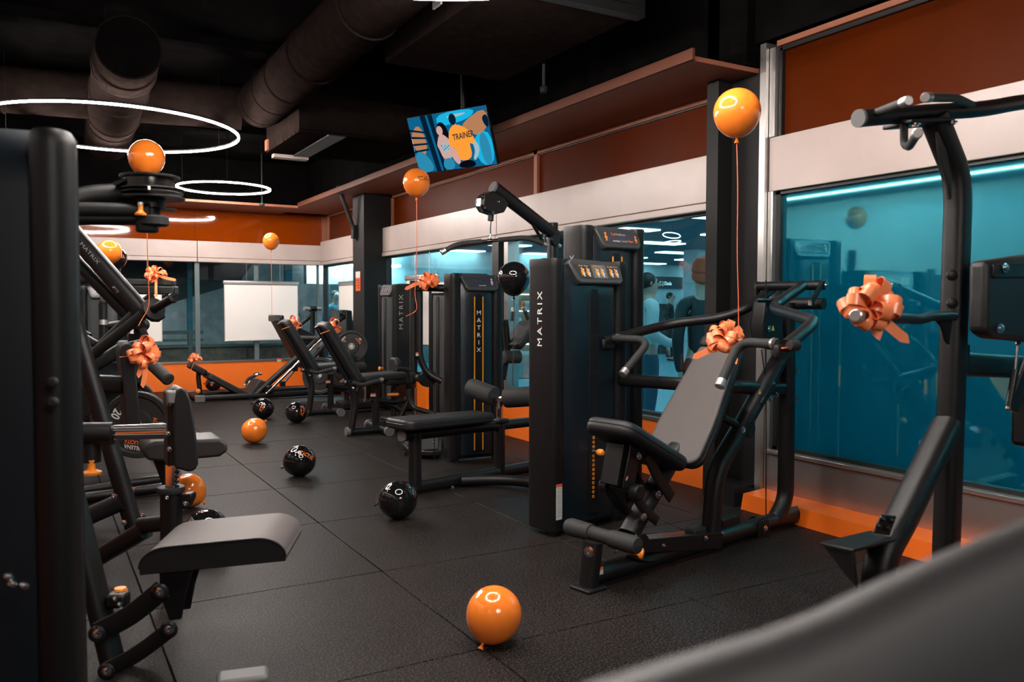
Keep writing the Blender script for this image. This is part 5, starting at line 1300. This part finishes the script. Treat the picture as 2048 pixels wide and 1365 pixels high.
# ================================================================== BALLOONS
def depth_of(P): return (V(P)-CAM).dot(FW)
def ball_point(C, R, up, ex, x, y):
    """wrap flat print coordinates round a balloon; up, ex span the patch, its centre faces up.cross... """
    ez = V(ex).cross(V(up)).normalized()
    lon, la = x/R, y/R
    d = (V(ex)*math.sin(lon)+ez*math.cos(lon))*math.cos(la)+V(up)*math.sin(la)
    return C+d*R*1.004
def ball_text(root, s_, size, m, C, R, up, ex, y, wide=.8):
    cu = bpy.data.curves.new('print', 'FONT'); cu.body = s_; cu.size = size; cu.align_x = 'CENTER'; cu.resolution_u = 2; cu.offset = .02*size
    t = bpy.data.objects.new('print', cu); COL.objects.link(t)
    me = bpy.data.meshes.new_from_object(t.evaluated_get(bpy.context.evaluated_depsgraph_get())); bpy.data.objects.remove(t); bpy.data.curves.remove(cu)
    off = origin_of(root)
    for v_ in me.vertices: v_.co = ball_point(C, R, up, ex, v_.co.x*wide, v_.co.y+y)-off
    me.materials.clear(); me.materials.append(MATS[m]); o = bpy.data.objects.new('lettering', me); COL.objects.link(o); o.parent = root
def balloon(label, C, R, col, axis=(0, 0, -1), string=None, smat='ribbon_string', print_=None, stretch=1.1, group='balloons lying on the floor'):
    """axis points from the centre to the knot"""
    C = V(C); ax = V(axis).normalized()
    root = thing('balloon', label, 'balloon', C, group)
    prof = []
    for i in range(25):
        t = i/24*math.pi
        r = R*math.sin(t); h = -R*math.cos(t)
        if h > 0: h *= stretch; r *= (1-.06*(h/R)**2)
        prof.append((max(r, .0005), h))
    prof[-1] = (.006, R*stretch*.995)
    MB().lathe(prof, C, ax, 32).build('skin', 'balloon_'+col, root, sharp=80)
    K = C+ax*R*stretch
    MB().lathe([(.006, -.004), (.0045, .004), (.006, .008), (.011, .02), (.012, .023), (.004, .021)], K, ax, 12).build('knot', 'balloon_'+col, root)
    if string:
        pts = [K+ax*.006]+[V(p) for p in string]
        MB().tube(fillet(pts, .2, 4), .0022 if depth_of(C) < 5 else .0028, n=6).build('string', smat, root)
    for (s_, sz, m, u_, v_, y, wide, rot) in (print_ or ()):
        # patch facing the camera, moved to the side by u_ and v_ (in radians)
        f = (CAM-C).normalized(); r_x = f.cross(Z).normalized()*-1; u_p = f.cross(r_x)*-1
        u_p = r_x.cross(f) if r_x.cross(f).z > 0 else -r_x.cross(f)
        d = (f*math.cos(u_)*math.cos(v_) + r_x*(-math.sin(u_))*math.cos(v_)*-1 + u_p*math.sin(v_)).normalized()
        ex = (u_p.cross(d)).normalized(); up_p = d.cross(ex)
        c, s2 = math.cos(rot), math.sin(rot); ex, up_p = ex*c+up_p*s2, up_p*c-ex*s2
        ball_text(root, s_, sz, m, C, R, up_p, ex, y, wide)
    return root
LOGO_B = lambda u, v, k=1.0, rot=0: [('FIT', .05*k, 'white_print', u-.16*k, v, 0, .7, rot), ('ACTIVE', .05*k, 'orange_print', u+.2*k, v, 0, .7, rot), ('FITNESS', .018*k, 'white_print', u, v-.18, 0, 1, rot)]
def on_floor(u, v, R): 
    """balloon resting on the floor, seen centred at pixel (u, v)"""
    return F(u, v, R)
R0 = .112
balloon('orange balloon in the foreground on the open floor', on_floor(988, 1229, .112), .108, 'orange', RT0*-.35-Z*.8-FW*.5, stretch=1.08)
balloon('black balloon beside the post of the flat bench', on_floor(797, 1000, .118), .117, 'black', -RT0*.95-Z*.2, print_=[('FITA', .05, 'white_print', -.75, .35, 0, .7, .9)])
balloon('black balloon with white script lying in the middle of the floor', on_floor(600, 922, .12), .12, 'black', -RT0*.9-Z*.35, print_=[('Fe', .07, 'white_print', -.12, .38, 0, .8, .3), ('ITACTIVE', .045, 'orange_print', .4, .25, 0, .62, -.5)])
balloon('orange balloon on the floor, farthest orange one in the aisle', on_floor(508, 862, .12), .118, 'orange', RT0*.7+Z*.6)
LB = [('Fe', .06, 'white_print', .0, .3, 0, .8, .2), ('ACTIVE', .05, 'orange_print', .0, .0, 0, .6, 1.0)]
balloon('black balloon on the floor in front of the leg press', on_floor(527, 817, .12), .12, 'black', -RT0*.9+Z*.35, print_=LB)
balloon('black balloon on the floor by the farther leg machine', on_floor(593, 825, .12), .12, 'black', RT0*.4+FW*.9, print_=[('ACTIVE', .06, 'orange_print', .75, .1, 0, .6, 1.4)])
balloon('black balloon under the leg press at the orange wall', on_floor(427, 768, .115), .115, 'black', -RT0*.95, print_=LB)
balloon('orange balloon half hidden behind the upright chest pad', on_floor(347, 795, .115), .115, 'orange', RT0+Z*.3)
balloon('orange balloon on the floor beside the row machine post', on_floor(376, 981, .112), .108, 'orange', RT0*.75-Z*.6)
balloon('black balloon half hidden behind the grey seat', on_floor(412, 1062, .115), .115, 'black', FW+RT0*.2, print_=[('ITE', .05, 'orange_print', .6, .1, 0, .8, .2)])
FG = 'balloons floating on strings'
gm = mp_(1478, 684, -.42)
dA = depth_of(gm)+.02
balloon('orange balloon floating before the black panel, tied to the multi press', PD(1474, 224, dA), .108, 'orange', (0, 0, -1), [PD(1476, 380, dA), PD(1474, 500, dA), PD(1477, 600, dA), PD(1477, 676, dA)], stretch=1.12, group=FG)
dB = 6.85
balloon('orange balloon floating under the screen, tied to the glute machine', PD(833, 364, dB), .112, 'orange', (0, 0, -1), [PD(834, 480, dB), PD(832, 560, dB), PD(829, 590, dB), PD(836, 622, dB), PD(812, 633, dB)], print_=[('FITAC', .05, 'dark_frame', .55, .12, 0, .7, 0)], stretch=1.15, group=FG)
balloon('small far orange balloon floating before the back wall', PD(542, 482, 11.3), .11, 'orange', (0, 0, -1), [PD(543, 560, 11.3), PD(544, 632, 11.3)], print_=[('FITA', .05, 'orange_label', -.2, .1, 0, .7, 0)], stretch=1.15, group=FG)
dD = 5.45
balloon('orange balloon floating above the stacked cams', PD(293, 315, dD), .115, 'orange', (0, 0, -1), [PD(294, 480, dD), PD(297, 560, dD), PD(299, 615, dD), PD(282, 642, dD-.1), PD(277, 652, dD-.2)], group=FG)
balloon('orange balloon beside the slanted lettered beam', PD(219, 503, 7.9), .11, 'orange', (0, 0, -1), [PD(222, 548, 8.4), f_(224, 572, .05)], group=FG)
balloon('black balloon behind the orange one at the slanted beam', PD(231, 516, 8.6), .112, 'black', (0, 0, -1), [PD(233, 548, 8.8), f_(236, 572, .06)], 'black_string', print_=[('FITA', .05, 'orange_print', .55, .0, 0, .7, 0)], group=FG)
dG = 5.72
balloon('black balloon floating beside the lettered tower of the multi press', PD(1028, 556, dG), .112, 'black', (0, 0, -1), [PD(1028, 660, dG), PD(1025, 772, dG)], 'black_string', stretch=1.14, group=FG)

# ================================================================== RIBBON BOWS
def bow(label, C, nrm, R, loops=14, tails=(), band=None, seed=1, wide=.032):
    C, nrm = V(C), V(nrm).normalized(); rnd = random.Random(seed)
    root = thing('ribbon_bow', label, 'bow', C, 'orange ribbon bows on the machines')
    x0 = nrm.cross(Z); x0 = (x0 if x0.length > .1 else nrm.cross(X)).normalized(); y0 = nrm.cross(x0)
    for k in range(loops):
        az = k*2.39996+rnd.uniform(-.2, .2); el = (.05, .5, 1.0, .3)[k % 4]+rnd.uniform(-.12, .12)
        d = ((x0*math.cos(az)+y0*math.sin(az))*math.cos(el)+nrm*math.sin(el)).normalized()
        wv = d.cross(nrm).normalized() if abs(d.dot(nrm)) < .95 else x0
        wv = (wv*math.cos(.3)+d.cross(wv)*math.sin(rnd.uniform(-.5, .5))).normalized()
        side = d.cross(wv).normalized(); L = R*rnd.uniform(.82, 1.05); pts = []
        for i in range(19):
            t = i/18*2*math.pi
            pts.append(C+d*(L*(1-math.cos(t))/2)+side*(L*.36*math.sin(t)*(.45+.55*(1-math.cos(t))/2)))
        ws = [wv*(wide*(.4+.6*min(1, 1.6*math.sin(math.pi*i/18)))) for i in range(19)]
        MB().ribbon(pts, ws).build('loop', 'ribbon', root)
    for tl in tails:
        pts = [C]+[V(p) for p in tl]; pts = fillet(pts, .05, 4)
        t = (pts[-1]-pts[0]).normalized(); wv = t.cross(-FW).normalized()
        tip = pts[-1]; ws = [wv*wide*.95 for p in pts]; pts.append(tip+t*wide*.6); ws.append(wv*wide*.12)
        MB().ribbon(pts, ws).build('tail', 'ribbon', root)
    if band: MB().tube([V(p) for p in band]+[V(band[0])], .0035, n=6).build('cord', 'ribbon', root)
    return root
g = mp_
c = PD(1450, 678, depth_of(gm)+.12)
bow('orange bow on the headrest of the multi press', c, -FW+Z*.6, .092, 20, [[PD(1420, 700, depth_of(c)), PD(1392, 713, depth_of(c)-.02)], [PD(1466, 700, depth_of(c)-.03), PD(1470, 722, depth_of(c)-.05)]], seed=3)
dg = depth_of(dq(1740, 636, -.3))
bow('orange bow on the dip handle in front of the blue window', PD(1738, 612, dg-.02), -FW+Z*.35, .088, 20, [[PD(1752, 645, dg-.03), PD(1755, 668, dg-.03)], [PD(1775, 650, dg-.03), PD(1808, 677, dg-.03)]], seed=5)
c = gl_(858, 566, .2)
bow('orange bow on the arm of the glute machine', c, -FW+Z*.7, .1, 14, [[c+V((-.1, 0, 0)), c+V((-.2, 0, -.05))]], seed=7)
c = f_(312, 550, .1)
bow('orange bow on the padded bar before the back window', c, -FW+Z*.8, .12, 14, [[f_(330, 556, .05), f_(349, 560, .02)], [f_(312, 575, .02), f_(312, 592, .0)]], seed=9)
c = p_(283, 706, .22)
bow('orange bow on the upright backrest of the left press', c, RT0-FW*.5+Z*.1, .11, 20, [[p_(292, 740, .2), p_(286, 770, .2)], [p_(283, 730, .2), p_(278, 750, .2)]], band=[p_(240, 715, .18), p_(272, 711, .18), p_(275, 711, .52), p_(243, 715, .52)], seed=11)
c = lp_(390, 720, .28)
bow('orange bow on the head pad of the leg press', c, Z-FW*.6, .1, 14, band=[lp_(381, 743, .1), lp_(388, 726, .1), lp_(388, 726, .46), lp_(381, 743, .46)], seed=13)
g = lg
def leg_band(o): return [lg(652, 662, -.2)+o, lg(640, 666, -.2)+o, lg(640, 666, .2)+o, lg(652, 662, .2)+o]
bow('orange bow on the nearer leaning backrest', lg(664, 655, .05), RT0+Z*.4, .11, 14, band=[lg(641, 668, -.2), lg(660, 661, -.2), lg(660, 661, .17), lg(641, 668, .17)], seed=15)
sh_ = V((.06, 1.70, 0))
bow('orange bow on the farther leaning backrest', lg(664, 655, .05)+sh_, RT0+Z*.4, .11, 14, band=[p+sh_ for p in (lg(641, 668, -.2), lg(660, 661, -.2), lg(660, 661, .17), lg(641, 668, .17))], seed=17)

# ================================================================== SCREEN
k_tv = .907
tc = CAM+(V((3.544, 7.355, 2.918))-CAM)*k_tv; hd, tt_ = .441, .357; TW, TH = .97*k_tv, .55*k_tv
tx = V((math.sin(hd), -math.cos(hd), 0)); nh = V((-math.cos(hd), -math.sin(hd), 0)); ty = Z*math.cos(tt_)+nh*math.sin(tt_); tn = nh*math.cos(tt_)-Z*math.sin(tt_)
tv = thing('wall_screen', 'tilted flat screen hanging from the ceiling showing a trainer in orange', 'screen', tc)
MB().box(tc-tn*.02, (TW+.012, .035, TH+.012), (tx, tn, ty)).build('casing', 'black_gloss', tv, bevel=.004)
MB().box(tc-tn*.07, (.3, .06, .2), (tx, tn, ty)).build('mount_box', 'black', tv)
MB().tube([tc-tn*.1, tc-tn*.1+V((.06, 0, .15)), V((tc.x+.14, tc.y+.05, ZC))], .025, .08).build('ceiling_pole', 'black', tv)
def q_(x, y, k=0): return tc+tx*((x-.5)*TW)+ty*((.5-y)*TH)+tn*(.0005+.0004*k)
pic = MB().prism([q_(0, 0), q_(1, 0), q_(1, 1), q_(0, 1)], tn*.0003)
emis('screen_teal', (.005, .13, .28), .55); emis('screen_navy', (.001, .014, .035), .55); emis('screen_cyan', (.01, .45, .75), .6); emis('screen_orange', (1.0, .33, .04), .62)
emis('screen_tan', (.62, .28, .13), .45); emis('screen_skin', (.75, .45, .4), .5); emis('screen_pale', (.4, .6, .68), .5); emis('screen_blue', (.03, .3, .5), .5); emis('screen_black', (.003, .004, .008), .5)
sc_ = pic.build('display', 'screen_teal', tv)
def blob(pts, m, k, smooth=True):
    P = [q_(x, y, k) for x, y in pts]
    if smooth:
        n_ = len(P); out = []
        for i in range(n_):
            a_, b_, c_ = P[i-1], P[i], P[(i+1) % n_]
            for j in range(3):
                t = (j+.5)/3; out.append(((a_+b_)/2)*(1-t)**2+b_*2*t*(1-t)+((b_+c_)/2)*t*t)
        P = out
    MB().prism(P, tn*.0002).build('picture_shape', m, sc_)
def oval(cx, cy, rx, ry, m, k, n_=14): blob([(cx+rx*math.cos(i*6.283/n_), cy+ry*math.sin(i*6.283/n_)) for i in range(n_)], m, k, False)
blob([(.0, .28), (.14, .1), (.2, .5), (.12, .75), (0, .55)], 'screen_tan', 1)
for k in range(4): blob([(.0, .2+k*.13), (.2, .28+k*.1), (.2, .31+k*.1), (.0, .24+k*.13)], 'screen_navy', 2, False)
blob([(.17, .0), (.33, .0), (.36, 1), (.24, 1)], 'screen_navy', 2, False)
blob([(.24, .0), (.27, .0), (.33, 1), (.3, 1)], 'screen_teal', 3, False)
blob([(.0, .62), (.1, .6), (.2, .8), (.22, 1), (.0, 1)], 'screen_blue', 2)
blob([(.36, .0), (.88, .0), (.82, .14), (.66, .2), (.5, .22), (.38, .25)], 'screen_cyan', 1)
blob([(.5, .06), (.78, .05), (.7, .1), (.52, .12)], 'screen_pale', 2)
blob([(.66, .3), (.72, .2), (1, .0), (1, .35), (.82, .5)], 'screen_tan', 1)
blob([(.92, .18), (1, .12), (1, .35), (.96, .36)], 'screen_navy', 2)
blob([(.75, .5), (1, .35), (1, 1), (.8, 1)], 'screen_cyan', 1)
blob([(.86, .45), (.93, .42), (.97, .7), (.95, 1), (.87, 1), (.84, .7)], 'screen_blue', 2)
blob([(.33, .27), (.4, .13), (.47, .2), (.5, .4), (.47, .6), (.42, .62), (.36, .5)], 'screen_black', 4)
oval(.385, .3, .04, .085, 'screen_skin', 5)
blob([(.365, .36), (.42, .36), (.5, .5), (.5, .62), (.47, .82), (.36, .82), (.33, .6), (.31, .55)], 'screen_skin', 5)
blob([(.35, .52), (.47, .5), (.49, .68), (.37, .7)], 'screen_pale', 6)
for i in range(10): oval(.37+.011*i, .56+.02*((i*7) % 5), .008, .014, ('screen_teal', 'screen_tan')[i % 2], 7, 6)
blob([(.35, .8), (.48, .78), (.5, 1), (.34, 1)], 'screen_blue', 6)
oval(.575, .14, .045, .1, 'screen_navy', 6); blob([(.56, .16), (.6, .16), (.61, .28), (.56, .28)], 'screen_skin', 5)
blob([(.5, .32), (.56, .24), (.64, .24), (.74, .34), (.82, .58), (.76, .62), (.72, .55), (.74, .86), (.54, .88), (.53, .6), (.5, .64), (.46, .6)], 'screen_orange', 7)
blob([(.46, .58), (.52, .6), (.58, .86), (.55, .96), (.47, .8)], 'screen_skin', 8)
blob([(.76, .58), (.82, .56), (.84, .72), (.76, .9), (.73, .86), (.78, .72)], 'screen_pale', 8)
blob([(.55, .88), (.73, .86), (.77, 1), (.53, 1)], 'screen_black', 9)
text('lettering', 'TRAINER', .062*k_tv*1.3, 'black_flat', sc_, q_(.535, .5, 12), tx*1+ty*.06, ty, wide=.8, depth=.0003, bold=.02)
